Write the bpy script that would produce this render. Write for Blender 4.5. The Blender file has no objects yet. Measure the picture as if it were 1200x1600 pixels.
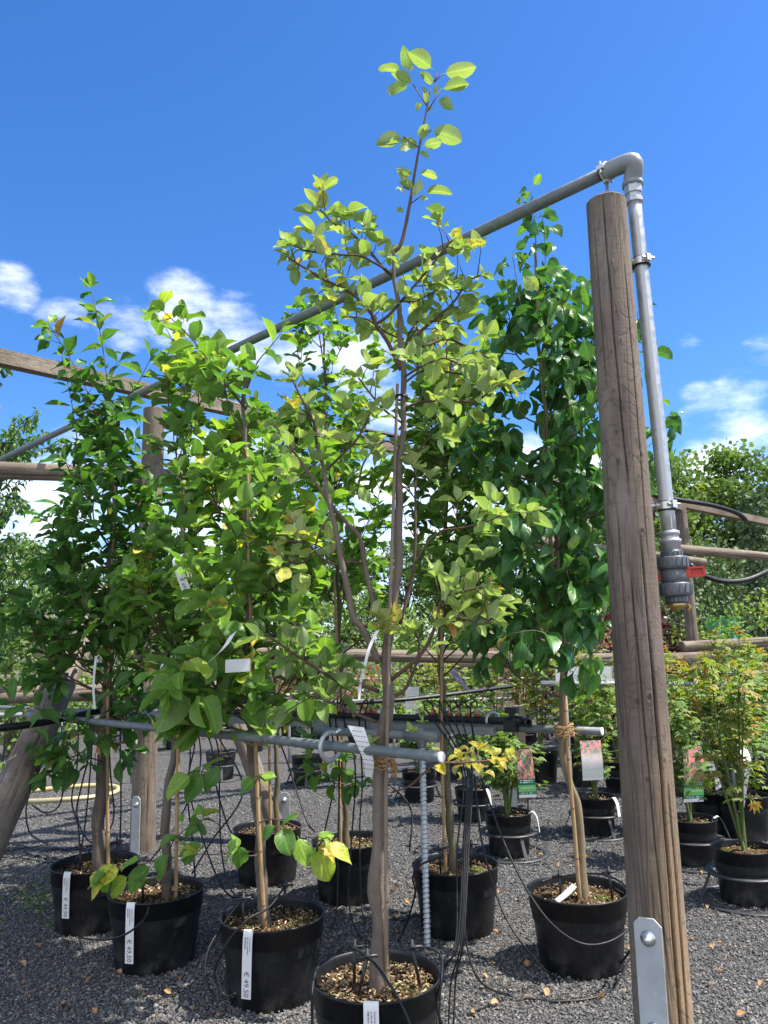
import bpy, math, random
import numpy as np
from mathutils import Vector, Matrix
R = math.radians
S = bpy.context.scene
COL = S.collection
random.seed(7); RNG = np.random.default_rng(11)

# ------------------------------------------------------------------ camera, sky, sun, exposure
CAMH, FPX = 1.23, 1202.0
cd = bpy.data.cameras.new('camera'); cam = bpy.data.objects.new('camera', cd); COL.objects.link(cam)
CM = Matrix.Translation((0, 0, CAMH)) @ (Matrix.Rotation(R(100.0), 4, 'X') @ Matrix.Rotation(R(-1.5), 4, 'Z'))
cam.matrix_world = CM
cd.sensor_fit = 'VERTICAL'; cd.sensor_height = 36.0; cd.lens = 36.0 * FPX / 1600.0
cd.clip_start = 0.05; cd.clip_end = 3000.0
S.camera = cam
CR = CM.to_3x3(); CO = Vector((0, 0, CAMH))
def ray(px, py): return (CR @ Vector(((px - 600) / FPX, -(py - 800) / FPX, -1.0))).normalized()
def at(px, py, Y):            # the point of the place seen at photo pixel px,py at forward distance Y
    d = ray(px, py); return CO + d * (Y / d.y)
def hit(px, py, z=0.0):       # the same on the horizontal level z
    d = ray(px, py); return CO + d * ((z - CAMH) / d.z)

SUN_EL, SUN_AZ = 61.0, 96.0   # azimuth clockwise from +Y (forward)
sd = Vector((math.sin(R(SUN_AZ)) * math.cos(R(SUN_EL)), math.cos(R(SUN_AZ)) * math.cos(R(SUN_EL)), math.sin(R(SUN_EL))))
sl = bpy.data.lights.new('sun', 'SUN'); sl.energy = 4.9; sl.angle = R(0.53); sl.color = (1.0, 0.95, 0.86)
so = bpy.data.objects.new('sun', sl); COL.objects.link(so)
so.rotation_euler = sd.to_track_quat('Z', 'Y').to_euler(); so.location = (20, -10, 30)

W = bpy.data.worlds.new('World'); S.world = W; W.use_nodes = True
wn = W.node_tree; wn.nodes.clear()
def nn(nt, t, **kw):
    n = nt.nodes.new(t)
    for k, v in kw.items(): setattr(n, k, v)
    return n
def ln(nt, a, b): nt.links.new(a, b)
def mth(nt, op, a, b=None, clamp=False):
    n = nn(nt, 'ShaderNodeMath', operation=op, use_clamp=clamp)
    for i, v in enumerate((a, b)):
        if v is None: continue
        if isinstance(v, (int, float)): n.inputs[i].default_value = v
        else: ln(nt, v, n.inputs[i])
    return n.outputs[0]
def mrange(nt, v, a, b, c=0.0, d=1.0, smooth=True):
    n = nn(nt, 'ShaderNodeMapRange'); n.interpolation_type = 'SMOOTHSTEP' if smooth else 'LINEAR'
    ln(nt, v, n.inputs[0])
    for i, x in enumerate((a, b, c, d)): n.inputs[i + 1].default_value = x
    return n.outputs[0]
def mixc(nt, fac, a, b, mode='MIX'):
    n = nn(nt, 'ShaderNodeMix', data_type='RGBA', blend_type=mode)
    for i, v in ((0, fac), (6, a), (7, b)):
        if isinstance(v, (int, float)): n.inputs[i].default_value = v
        elif isinstance(v, tuple): n.inputs[i].default_value = v if len(v) == 4 else v + (1,)
        else: ln(nt, v, n.inputs[i])
    return n.outputs[2]
sky = nn(wn, 'ShaderNodeTexSky', sky_type='NISHITA')
sky.sun_disc = False; sky.sun_elevation = R(SUN_EL); sky.sun_rotation = R(SUN_AZ)
sky.altitude = 0; sky.air_density = 1.0; sky.dust_density = 0.35; sky.ozone_density = 3.0
hs = nn(wn, 'ShaderNodeHueSaturation'); hs.inputs['Saturation'].default_value = 1.25; hs.inputs['Value'].default_value = 1.0
ln(wn, sky.outputs[0], hs.inputs['Color'])
tc = nn(wn, 'ShaderNodeTexCoord')
mp = nn(wn, 'ShaderNodeMapping'); mp.inputs['Scale'].default_value = (1.0, 1.0, 2.4); ln(wn, tc.outputs['Generated'], mp.inputs[0])
ns = nn(wn, 'ShaderNodeTexNoise'); ns.inputs['Scale'].default_value = 8.5; ns.inputs['Detail'].default_value = 11; ns.inputs['Roughness'].default_value = .62
ln(wn, mp.outputs[0], ns.inputs['Vector'])
mask = None
for (bx, by, rad, amp) in ((22, 452, 2.6, .74), (95, 498, 3.2, .54), (190, 505, 3.4, .54), (285, 492, 4.4, .60), (380, 515, 4.4, .62), (470, 560, 4.5, .55), (570, 570, 4.6, .68), (610, 650, 6, .66),
                           (150, 760, 7, .7), (330, 800, 10, .85), (640, 810, 10, .85), (1140, 715, 5.0, .82), (1150, 610, 3.2, .58), (1058, 538, 2.2, .5), (1100, 650, 4.0, .62), (1190, 560, 2.5, .45), (860, 790, 8, .8), (30, 850, 9, .9)):
    d = ray(bx, by)
    dp = nn(wn, 'ShaderNodeVectorMath', operation='DOT_PRODUCT'); ln(wn, tc.outputs['Generated'], dp.inputs[0]); dp.inputs[1].default_value = d
    m = mrange(wn, dp.outputs['Value'], math.cos(R(rad)), 1.0, 0.0, amp)
    mask = m if mask is None else mth(wn, 'MAXIMUM', mask, m)
sp = nn(wn, 'ShaderNodeSeparateXYZ'); ln(wn, tc.outputs['Generated'], sp.inputs[0])
low = mrange(wn, sp.outputs['Z'], .30, .10, 0.0, .6)
mask = mth(wn, 'MAXIMUM', mask, low)
mask = mth(wn, 'MAXIMUM', mask, mth(wn, 'MULTIPLY', mrange(wn, sp.outputs['Y'], .05, -.45), .95))   # unseen cloud bank added behind the camera for neutral fill light
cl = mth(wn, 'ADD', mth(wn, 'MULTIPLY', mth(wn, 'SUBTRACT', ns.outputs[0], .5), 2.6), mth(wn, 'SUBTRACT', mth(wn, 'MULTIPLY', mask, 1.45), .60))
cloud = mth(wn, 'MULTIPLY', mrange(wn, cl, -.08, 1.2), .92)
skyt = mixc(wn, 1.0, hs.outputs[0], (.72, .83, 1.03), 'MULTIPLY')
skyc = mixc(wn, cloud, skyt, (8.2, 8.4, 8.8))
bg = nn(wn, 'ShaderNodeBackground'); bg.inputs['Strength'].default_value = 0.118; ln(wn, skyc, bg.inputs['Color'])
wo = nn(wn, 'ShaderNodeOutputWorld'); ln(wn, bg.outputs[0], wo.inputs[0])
S.view_settings.view_transform = 'Standard'; S.view_settings.look = 'None'
S.view_settings.gamma = 1.0; S.view_settings.use_curve_mapping = False
S.view_settings.exposure = 0.98
S.render.engine = 'CYCLES'
S.cycles.max_bounces = 12; S.cycles.diffuse_bounces = 6; S.cycles.transmission_bounces = 6; S.cycles.glossy_bounces = 3
S.cycles.use_denoising = True

# ------------------------------------------------------------------ materials
MATS = {}
def newmat(name):
    m = bpy.data.materials.new(name); m.use_nodes = True; nt = m.node_tree
    b = nt.nodes['Principled BSDF']; MATS[name] = m
    return m, nt, b
def noise(nt, scale, detail=4, rough=.55, vec=None, dist=0.0):
    n = nn(nt, 'ShaderNodeTexNoise'); n.inputs['Scale'].default_value = scale; n.inputs['Detail'].default_value = detail
    n.inputs['Roughness'].default_value = rough; n.inputs['Distortion'].default_value = dist
    if vec is not None: ln(nt, vec, n.inputs['Vector'])
    return n.outputs[0]
def ramp(nt, v, stops):
    n = nn(nt, 'ShaderNodeValToRGB'); e = n.color_ramp.elements
    while len(e) < len(stops): e.new(.5)
    for i, (p, c) in enumerate(stops): e[i].position = p; e[i].color = (c[0], c[1], c[2], 1)
    ln(nt, v, n.inputs[0]); return n.outputs[0]
def mapped(nt, src, scale, loc=(0, 0, 0), rot=(0, 0, 0)):
    n = nn(nt, 'ShaderNodeMapping'); n.inputs['Scale'].default_value = scale; n.inputs['Location'].default_value = loc; n.inputs['Rotation'].default_value = rot
    ln(nt, src, n.inputs[0]); return n.outputs[0]
def bump(nt, b, h, strength=.5, dist=.01):
    n = nn(nt, 'ShaderNodeBump'); n.inputs['Strength'].default_value = strength; n.inputs['Distance'].default_value = dist
    ln(nt, h, n.inputs['Height']); ln(nt, n.outputs[0], b.inputs['Normal']); return n
def objco(nt): return nn(nt, 'ShaderNodeTexCoord').outputs['Object']
def uvco(nt): return nn(nt, 'ShaderNodeTexCoord').outputs['UV']
def attr(nt, name): return nn(nt, 'ShaderNodeAttribute', attribute_name=name)
def plain(name, col, rough=.5, metal=0.0, var=.25, scale=14, bumpk=.15, spec=.5, uvstretch=None):
    m, nt, b = newmat(name)
    v = mapped(nt, uvco(nt), uvstretch) if uvstretch else objco(nt)
    n1 = noise(nt, scale, 6, .65, v)
    c = ramp(nt, n1, [(.25, tuple(x * (1 - var) for x in col)), (.75, tuple(min(1, x * (1 + var)) for x in col))])
    ln(nt, c, b.inputs['Base Color']); b.inputs['Metallic'].default_value = metal
    ln(nt, mrange(nt, n1, .2, .8, max(.05, rough - .12), min(1, rough + .12)), b.inputs['Roughness'])
    b.inputs['Specular IOR Level'].default_value = spec
    if bumpk: bump(nt, b, noise(nt, scale * 6, 4, .6, v), bumpk, .002)
    return m
def leafmat(name, stops, back=(.28, .36, .17), backmix=.45, rough=.42, trans=.36, tgain=(1.35, 1.45, .7), vein=.5, spec=.45, edge=0.0):
    m, nt, b = newmat(name)
    tone = attr(nt, 'tone').outputs['Fac']
    uv = nn(nt, 'ShaderNodeSeparateXYZ'); ln(nt, uvco(nt), uv.inputs[0])
    s = mth(nt, 'MULTIPLY', mth(nt, 'ABSOLUTE', mth(nt, 'SUBTRACT', uv.outputs[1], .5)), 2.0)
    blot = noise(nt, 42, 3, .5, objco(nt))
    t2 = mth(nt, 'ADD', tone, mth(nt, 'MULTIPLY', mth(nt, 'SUBTRACT', blot, .5), .28))
    base = ramp(nt, t2, stops)
    mid = mrange(nt, s, .16, .02)
    side = mth(nt, 'FRACT', mth(nt, 'MULTIPLY', mth(nt, 'SUBTRACT', uv.outputs[0], mth(nt, 'MULTIPLY', s, .26)), 7.0))
    sv = mth(nt, 'MULTIPLY', mrange(nt, mth(nt, 'ABSOLUTE', mth(nt, 'SUBTRACT', side, .5)), .12, .0), .55)
    vn = mth(nt, 'MAXIMUM', mid, sv)
    brown = mth(nt, 'MULTIPLY', mrange(nt, tone, .70, .92), mrange(nt, noise(nt, 75, 3, .6, objco(nt)), .50, .62))
    base = mixc(nt, mth(nt, 'MULTIPLY', brown, .75), base, (.20, .095, .03))
    lite = mixc(nt, 1.0, base, (2.1, 1.9, 2.1), 'MULTIPLY')
    c = mixc(nt, mth(nt, 'MULTIPLY', vn, vein), base, lite)
    if edge: c = mixc(nt, mth(nt, 'MULTIPLY', mrange(nt, s, .86, 1.0), edge), c, (.30, .36, .12))
    bf = nn(nt, 'ShaderNodeNewGeometry').outputs['Backfacing']
    c2 = mixc(nt, mth(nt, 'MULTIPLY', bf, backmix), c, back)
    ln(nt, c2, b.inputs['Base Color']); b.inputs['Specular IOR Level'].default_value = spec
    ln(nt, mth(nt, 'ADD', mth(nt, 'MULTIPLY', bf, .25), mrange(nt, blot, .3, .7, rough - .08, rough + .1)), b.inputs['Roughness'])
    bump(nt, b, mth(nt, 'SUBTRACT', mth(nt, 'MULTIPLY', blot, .8), vn), .35, .0025)
    tr = nn(nt, 'ShaderNodeBsdfTranslucent'); ln(nt, mixc(nt, 1.0, c, tgain, 'MULTIPLY'), tr.inputs['Color'])
    mx = nn(nt, 'ShaderNodeMixShader'); mx.inputs[0].default_value = trans
    ln(nt, b.outputs[0], mx.inputs[1]); ln(nt, tr.outputs[0], mx.inputs[2])
    out = nt.nodes['Material Output']; ln(nt, mx.outputs[0], out.inputs[0])
    return m
M = MATS
leafmat('quince_leaf', [(0, (0.050, 0.133, 0.022)), (.35, (0.110, 0.239, 0.035)), (.62, (0.224, 0.379, 0.050)), (.82, (0.463, 0.547, 0.069)), (.93, (0.720, 0.629, 0.063)), (1, (0.504, 0.280, 0.069))], edge=.5, trans=.42)
leafmat('pale_quince_leaf', [(0, (.095, .18, .032)), (.4, (.225, .325, .065)), (.7, (.36, .43, .115)), (.86, (.43, .44, .08)), (.95, (.52, .42, .04)), (1, (.36, .19, .05))], back=(.44, .52, .28), backmix=.62, rough=.5, edge=.3, trans=.40, tgain=(1.15, 1.32, .75))
leafmat('plum_leaf', [(0, (0.036, 0.106, 0.022)), (.45, (0.076, 0.197, 0.035)), (.72, (0.197, 0.333, 0.052)), (.88, (0.363, 0.333, 0.076)), (1, (0.514, 0.167, 0.106))], back=(.12, .2, .07), rough=.4)
leafmat('pear_leaf', [(0, (0.028, 0.101, 0.028)), (.4, (0.066, 0.182, 0.042)), (.7, (0.174, 0.330, 0.055)), (.9, (0.383, 0.522, 0.104)), (1, (0.626, 0.348, 0.122))], back=(.13, .20, .075), backmix=.4, rough=.33, vein=.6, spec=.5, trans=.34)
leafmat('cherry_leaf', [(0, (0.029, 0.091, 0.021)), (.5, (0.065, 0.156, 0.031)), (1, (0.208, 0.312, 0.065))], back=(.12, .2, .07), rough=.4)
leafmat('maple_leaf_green', [(0, (0.069, 0.161, 0.025)), (.5, (0.149, 0.276, 0.034)), (.85, (0.265, 0.368, 0.046)), (1, (0.460, 0.253, 0.069))], rough=.5, vein=.1)
leafmat('maple_leaf_lime', [(0, (.14, .24, .028)), (.5, (.26, .34, .036)), (.85, (.42, .38, .045)), (1, (.52, .20, .08))], rough=.5, vein=.1)
leafmat('maple_leaf_gold', [(0, (.22, .27, .03)), (.5, (.46, .38, .035)), (.85, (.58, .36, .05)), (1, (.50, .17, .07))], rough=.5, vein=.1)
leafmat('red_leaf', [(0, (.022, .008, .012)), (.6, (.055, .012, .018)), (1, (.16, .03, .04))], back=(.10, .03, .04), rough=.35, vein=.1, tgain=(1.6, .8, .8), trans=.2)
leafmat('pink_leaf', [(0, (.10, .14, .035)), (.45, (.30, .17, .08)), (.8, (.50, .17, .17)), (1, (.62, .30, .28))], rough=.5, vein=.1, tgain=(1.3, 1.0, .9))
leafmat('far_leaf', [(0, (.045, .10, .022)), (.5, (.115, .195, .034)), (1, (.24, .32, .06))], rough=.55, vein=.05, trans=.38)
leafmat('conifer_leaf', [(0, (.035, .075, .024)), (.5, (.075, .13, .036)), (1, (.14, .20, .055))], rough=.6, vein=.0, trans=.12)
leafmat('dry_leaf', [(0, (.26, .13, .05)), (.5, (.42, .24, .10)), (1, (.58, .40, .20))], back=(.42, .28, .14), rough=.7, trans=.15, tgain=(1.2, 1, .8))

def barkmat(name, c0, c1, scale=60, bk=.6, moss=None):
    m, nt, b = newmat(name)
    v = mapped(nt, uvco(nt), (1.0, .16, 1.0))
    n1 = noise(nt, scale, 7, .68, v, .4); n2 = noise(nt, 9, 4, .6, objco(nt))
    c = mixc(nt, n1, c0, c1)
    c = mixc(nt, mrange(nt, n2, .45, .7, 0, .5), c, tuple(x * .55 for x in c0))
    lent = mrange(nt, noise(nt, 120, 2, .5, mapped(nt, uvco(nt), (.35, 1.2, 1))), .62, .72)
    c = mixc(nt, mth(nt, 'MULTIPLY', lent, .35), c, tuple(min(1, x * 1.5) for x in c1))
    if moss: c = mixc(nt, mrange(nt, noise(nt, 16, 5, .6, objco(nt)), .48, .66, 0, .7), c, moss)
    ln(nt, c, b.inputs['Base Color']); b.inputs['Roughness'].default_value = .78; b.inputs['Specular IOR Level'].default_value = .25
    bump(nt, b, mth(nt, 'ADD', n1, mth(nt, 'MULTIPLY', lent, .5)), bk, .004)
barkmat('quince_bark', (.095, .072, .056), (.27, .215, .17), 60, 1.0)
barkmat('plum_bark', (.075, .058, .047), (.22, .18, .145), 50, 1.0)
barkmat('pear_bark', (.15, .115, .07), (.29, .235, .15), 45, .5)
barkmat('mossy_bark', (.095, .08, .05), (.19, .16, .10), 45, .6, (.10, .12, .045))
barkmat('dark_twig', (.075, .045, .035), (.16, .10, .075), 80, .3)
barkmat('red_twig', (.20, .06, .04), (.36, .12, .08), 80, .2)
barkmat('green_stem', (.07, .11, .03), (.15, .19, .06), 60, .2)
barkmat('far_bark', (.07, .055, .04), (.16, .13, .10), 20, .4)

def bamboo(name, c0, c1):
    m, nt, b = newmat(name)
    uv = nn(nt, 'ShaderNodeSeparateXYZ'); ln(nt, uvco(nt), uv.inputs[0])
    n1 = noise(nt, 50, 5, .6, mapped(nt, uvco(nt), (1, .06, 1)))
    c = mixc(nt, n1, c0, c1)
    node = mrange(nt, mth(nt, 'ABSOLUTE', mth(nt, 'SUBTRACT', mth(nt, 'FRACT', mth(nt, 'MULTIPLY', uv.outputs[1], 5.3)), .5)), .035, .012)
    c = mixc(nt, mth(nt, 'MULTIPLY', node, .6), c, (.16, .09, .04))
    c = mixc(nt, mrange(nt, noise(nt, 18, 3, .6, objco(nt)), .52, .66, 0, .4), c, (.16, .12, .08))
    ln(nt, c, b.inputs['Base Color']); b.inputs['Roughness'].default_value = .5
    bump(nt, b, mth(nt, 'ADD', n1, node), .4, .003)
bamboo('bamboo', (.28, .16, .065), (.50, .33, .16)); bamboo('old_cane', (.14, .095, .062), (.28, .21, .15))

def wood(name, tintA, tintB, tan, gr=46, bk=.7):
    # weathered round timber; 'crack' marks the depth of drying cracks, 'knot' the dark knots, 'tanf' where the colour turns to the tan tint
    m, nt, b = newmat(name)
    v = mapped(nt, uvco(nt), (1.0, .05, 1.0))
    g1 = noise(nt, gr, 8, .7, v, .6)
    ring = noise(nt, 5.5, 3, .5, mapped(nt, uvco(nt), (1, .28, 1)), 1.4)
    fine = mth(nt, 'FRACT', mth(nt, 'MULTIPLY', ring, 16))
    line = mrange(nt, mth(nt, 'ABSOLUTE', mth(nt, 'SUBTRACT', fine, .5)), .16, .0)
    saw = noise(nt, 130, 2, .6, mapped(nt, uvco(nt), (.16, 1.0, 1)))
    c = mixc(nt, g1, tintA, tintB)
    big = noise(nt, 3.2, 3, .6, objco(nt))
    c = mixc(nt, mrange(nt, big, .38, .66, 0, .55), c, tuple(x * .62 for x in tintA))
    c = mixc(nt, mrange(nt, noise(nt, 7, 5, .65, mapped(nt, uvco(nt), (1, .3, 1))), .50, .68, 0, .5), c, tuple(x * 1.25 for x in (tintB[0] * .92, tintB[1] * .98, tintB[2] * 1.05)))
    c = mixc(nt, mth(nt, 'MULTIPLY', mrange(nt, saw, .52, .68), .28), c, tuple(x * .55 for x in tintA))
    tf = attr(nt, 'tanf').outputs['Fac']
    c = mixc(nt, mth(nt, 'MULTIPLY', tf, mrange(nt, g1, .25, .7, .55, 1)), c, tan)
    c = mixc(nt, mth(nt, 'MULTIPLY', line, .38), c, tuple(x * .42 for x in tintA))
    vm = nn(nt, 'ShaderNodeTexVoronoi'); vm.inputs['Scale'].default_value = 9; ln(nt, mapped(nt, uvco(nt), (1, .35, 1)), vm.inputs['Vector'])
    thin = mrange(nt, mth(nt, 'ABSOLUTE', mth(nt, 'SUBTRACT', noise(nt, 13, 3, .5, mapped(nt, uvco(nt), (1, .035, 1))), .5)), .018, .0)
    c = mixc(nt, mth(nt, 'MULTIPLY', thin, .5), c, (.05, .04, .032))
    kn = attr(nt, 'knot').outputs['Fac']
    c = mixc(nt, mth(nt, 'MULTIPLY', kn, .85), c, (.055, .035, .025))
    ck = attr(nt, 'crack').outputs['Fac']
    c = mixc(nt, mth(nt, 'MULTIPLY', ck, .9), c, (.022, .016, .012))
    ln(nt, c, b.inputs['Base Color']); b.inputs['Roughness'].default_value = .82; b.inputs['Specular IOR Level'].default_value = .25
    h = mth(nt, 'SUBTRACT', mth(nt, 'ADD', g1, mth(nt, 'MULTIPLY', saw, .35)), mth(nt, 'ADD', mth(nt, 'MULTIPLY', line, .3), mth(nt, 'MULTIPLY', thin, .5)))
    bump(nt, b, h, bk, .004)
wood('post_wood', (.13, .099, .077), (.255, .203, .16), (.36, .235, .125), 52, .5)
wood('rail_wood', (.16, .125, .095), (.31, .25, .19), (.45, .33, .20))
wood('shade_wood', (.15, .115, .088), (.28, .225, .175), (.40, .28, .16))

def galv(name, c0, c1, rough, metal=.85, spang=55):
    m, nt, b = newmat(name)
    vo = nn(nt, 'ShaderNodeTexVoronoi'); vo.inputs['Scale'].default_value = spang; ln(nt, objco(nt), vo.inputs['Vector'])
    n2 = noise(nt, 11, 6, .7, objco(nt))
    f = mth(nt, 'ADD', mth(nt, 'MULTIPLY', nn_sep(nt, vo.outputs['Color']), .5), mth(nt, 'MULTIPLY', n2, .5))
    c = mixc(nt, f, c0, c1)
    c = mixc(nt, mrange(nt, noise(nt, 30, 6, .7, objco(nt)), .62, .75, 0, .5), c, tuple(min(1, x * 1.5) for x in c1))
    ln(nt, c, b.inputs['Base Color']); b.inputs['Metallic'].default_value = metal
    ln(nt, mrange(nt, f, .2, .8, rough - .1, rough + .12), b.inputs['Roughness'])
    if name == 'plate_steel':
        c = mixc(nt, mrange(nt, noise(nt, 17, 6, .7, objco(nt)), .60, .70, 0, .55), c, (.34, .20, .09)); ln(nt, c, b.inputs['Base Color'])
    bump(nt, b, n2, .12, .003)
def nn_sep(nt, colsock):
    s = nn(nt, 'ShaderNodeSeparateColor'); ln(nt, colsock, s.inputs[0]); return s.outputs[0]
galv('dull_galvanised', (.20, .215, .22), (.33, .35, .355), .6, .3)
galv('dark_galvanised', (.115, .13, .132), (.21, .235, .24), .6, .25)
galv('bright_galvanised', (.36, .375, .38), (.54, .555, .56), .42, .55)
galv('plate_steel', (.34, .36, .365), (.47, .495, .50), .6, .25, 26)
plain('zinc_bolt', (.62, .62, .60), .3, .9, .2, 60, .1)
plain('grey_plastic', (.105, .115, .13), .42, 0, .12, 20, .06)
plain('red_plastic', (.58, .035, .02), .4, 0, .15, 25, .05)
plain('nozzle_red', (.30, .05, .035), .5, 0, .3, 60, .05)
plain('copper_nozzle', (.50, .24, .13), .45, .3, .25, 60, .05)
plain('brass', (.52, .36, .13), .38, .8, .25, 40, .15)
plain('black_rubber', (.020, .021, .023), .5, 0, .3, 30, .08)
plain('hose_black', (.010, .0105, .011), .5, 0, .3, 30, .05, .35)
plain('yellow_hose', (.44, .36, .18), .5, 0, .2, 12, .1)
plain('paper_white', (.72, .72, .71), .55, 0, .06, 9, .05)
plain('label_ink', (.12, .11, .14), .6, 0, .1, 20, 0)
plain('twine_fibre', (.36, .22, .10), .9, 0, .4, 90, .4)
plain('ring_steel', (.055, .057, .06), .45, .3, .25, 30, .12)
plain('netting_green', (.05, .25, .12), .7, 0, .25, 10, .3)
plain('tie_black', (.012, .012, .013), .45, 0, .2, 40, 0)
plain('pot_mid_black', (.016, .017, .019), .42, 0, .4, 22, .1)

def potmat():
    m, nt, b = newmat('pot_plastic')
    n1 = noise(nt, 5, 6, .7, objco(nt)); n2 = noise(nt, 70, 3, .6, objco(nt))
    c = ramp(nt, n1, [(.3, (.0065, .007, .008)), (.75, (.015, .0155, .017))])
    vo = nn(nt, 'ShaderNodeTexVoronoi'); vo.inputs['Scale'].default_value = 75; ln(nt, objco(nt), vo.inputs['Vector'])
    spk = mth(nt, 'MULTIPLY', mrange(nt, vo.outputs['Distance'], .10, .03), mrange(nt, nn_sep(nt, vo.outputs['Color']), .80, .92))
    c = mixc(nt, mth(nt, 'MULTIPLY', spk, .6), c, (.30, .26, .22))
    oz = nn(nt, 'ShaderNodeSeparateXYZ'); ln(nt, objco(nt), oz.inputs[0])
    dust = mth(nt, 'MULTIPLY', mrange(nt, noise(nt, 12, 6, .7, objco(nt)), .45, .7), mrange(nt, oz.outputs[2], .14, 0.0, .10, .75))
    c = mixc(nt, dust, c, (.10, .095, .09))
    scr = mrange(nt, noise(nt, 60, 3, .6, mapped(nt, objco(nt), (1, 1, .12))), .62, .72, 0, .18)
    c = mixc(nt, scr, c, (.10, .10, .11))
    ln(nt, c, b.inputs['Base Color']); ln(nt, mrange(nt, n1, .3, .7, .36, .55), b.inputs['Roughness'])
    b.inputs['Specular IOR Level'].default_value = .36
    bump(nt, b, mth(nt, 'ADD', n2, spk), .12, .002)
potmat()
def soilmat():
    m, nt, b = newmat('potting_soil')
    n1 = noise(nt, 34, 7, .75, objco(nt)); vo = nn(nt, 'ShaderNodeTexVoronoi'); vo.inputs['Scale'].default_value = 95; ln(nt, objco(nt), vo.inputs['Vector'])
    c = ramp(nt, n1, [(.3, (.022, .014, .008)), (.5, (.075, .044, .021)), (.62, (.17, .105, .05)), (.8, (.34, .25, .14))])
    c = mixc(nt, .35, c, ramp(nt, nn_sep(nt, vo.outputs['Color']), [(0, (.03, .018, .01)), (.75, (.14, .085, .04)), (1, (.42, .32, .19))]))
    mo = mrange(nt, noise(nt, 11, 4, .55, objco(nt)), .55, .64)
    c = mixc(nt, mth(nt, 'MULTIPLY', mo, .75), c, mixc(nt, noise(nt, 90, 3, .6, objco(nt)), (.035, .07, .012), (.16, .22, .03)))
    ln(nt, c, b.inputs['Base Color']); b.inputs['Roughness'].default_value = .95; b.inputs['Specular IOR Level'].default_value = .1
    bump(nt, b, mth(nt, 'ADD', n1, vo.outputs['Distance']), 1.0, .012)
soilmat()
def chipmat():
    m, nt, b = newmat('soil_chip'); c = ramp(nt, attr(nt, 'tone').outputs['Fac'], [(0, (.04, .023, .012)), (.6, (.17, .105, .05)), (.85, (.36, .26, .14)), (1, (.58, .46, .28))])
    ln(nt, c, b.inputs['Base Color']); b.inputs['Roughness'].default_value = .85
chipmat()
def gravelmat():
    m, nt, b = newmat('gravel_bed')
    oc = objco(nt)
    vo = nn(nt, 'ShaderNodeTexVoronoi'); vo.inputs['Scale'].default_value = 95; ln(nt, oc, vo.inputs['Vector'])
    c = ramp(nt, nn_sep(nt, vo.outputs['Color']), [(0, (.062, .060, .058)), (.5, (.132, .128, .124)), (.9, (.215, .207, .20)), (1, (.29, .275, .255))])
    edge = mrange(nt, vo.outputs['Distance'], .3, .62)
    c = mixc(nt, mth(nt, 'MULTIPLY', edge, .6), c, (.022, .022, .023))
    n2 = noise(nt, 1.1, 5, .6, oc)
    c = mixc(nt, mrange(nt, n2, .45, .7, 0, .35), c, (.10, .095, .088))
    ln(nt, c, b.inputs['Base Color']); b.inputs['Roughness'].default_value = .85; b.inputs['Specular IOR Level'].default_value = .2
    bump(nt, b, mth(nt, 'SUBTRACT', 1.0, vo.outputs['Distance']), 1.0, .012)
    m, nt, b = newmat('gravel_stone')
    t = attr(nt, 'tone').outputs['Fac']; n1 = noise(nt, 160, 3, .6, objco(nt))
    c = ramp(nt, t, [(0, (.062, .060, .058)), (.45, (.138, .134, .130)), (.86, (.215, .208, .202)), (.955, (.31, .295, .275)), (1, (.30, .22, .15))])
    c = mixc(nt, mth(nt, 'MULTIPLY', n1, .4), c, (.06, .06, .062))
    ln(nt, c, b.inputs['Base Color']); b.inputs['Roughness'].default_value = .8; b.inputs['Specular IOR Level'].default_value = .25
gravelmat()
def tagphoto(name, seed, faded):
    # printed plant tag: pink blossom picture above green bands; v runs upward
    m, nt, b = newmat(name)
    uv = uvco(nt); s = nn(nt, 'ShaderNodeSeparateXYZ'); ln(nt, uv, s.inputs[0]); v = s.outputs[1]
    uvm = mapped(nt, uv, (1.0, 1.9, 1), (seed, seed * .7, 0))
    fl = noise(nt, 5.0, 3, .6, uvm, 1.2); pet = noise(nt, 11, 2, .5, uvm, 1.0)
    gr = mixc(nt, noise(nt, 9, 4, .6, uvm), (.015, .09, .03), (.12, .34, .12))
    pk = mixc(nt, pet, (.85, .07, .20), (.92, .45, .40))
    pic = mixc(nt, mrange(nt, fl, .47, .53), gr, pk)
    def band(c, a, bb, col):
        return mixc(nt, mth(nt, 'MULTIPLY', mth(nt, 'GREATER_THAN', v, a), mth(nt, 'LESS_THAN', v, bb)), c, col)
    c = band(pic, .0, .06, (.80, .80, .80)); c = band(c, .06, .12, (.02, .22, .12)); c = band(c, .12, .26, (.20, .55, .16)); c = band(c, .26, .39, (.01, .16, .09))
    tx = mth(nt, 'MULTIPLY', mth(nt, 'GREATER_THAN', noise(nt, 26, 1, .5, mapped(nt, uv, (1, .2, 1))), .48), mth(nt, 'LESS_THAN', mth(nt, 'ABSOLUTE', mth(nt, 'SUBTRACT', s.outputs[0], .5)), .38))
    for yy in (.355, .315, .20, .09):
        c = mixc(nt, mth(nt, 'MULTIPLY', tx, mth(nt, 'LESS_THAN', mth(nt, 'ABSOLUTE', mth(nt, 'SUBTRACT', v, yy)), .011)), c, (.75, .80, .75))
    if faded: c = mixc(nt, mrange(nt, v, .82, .5, .1, .8), c, (.90, .85, .84))
    ln(nt, c, b.inputs['Base Color']); b.inputs['Roughness'].default_value = .4
tagphoto('printed_tag', 0.3, False); tagphoto('second_printed_tag', 5.1, False); tagphoto('faded_tag', 2.2, True)
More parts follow.
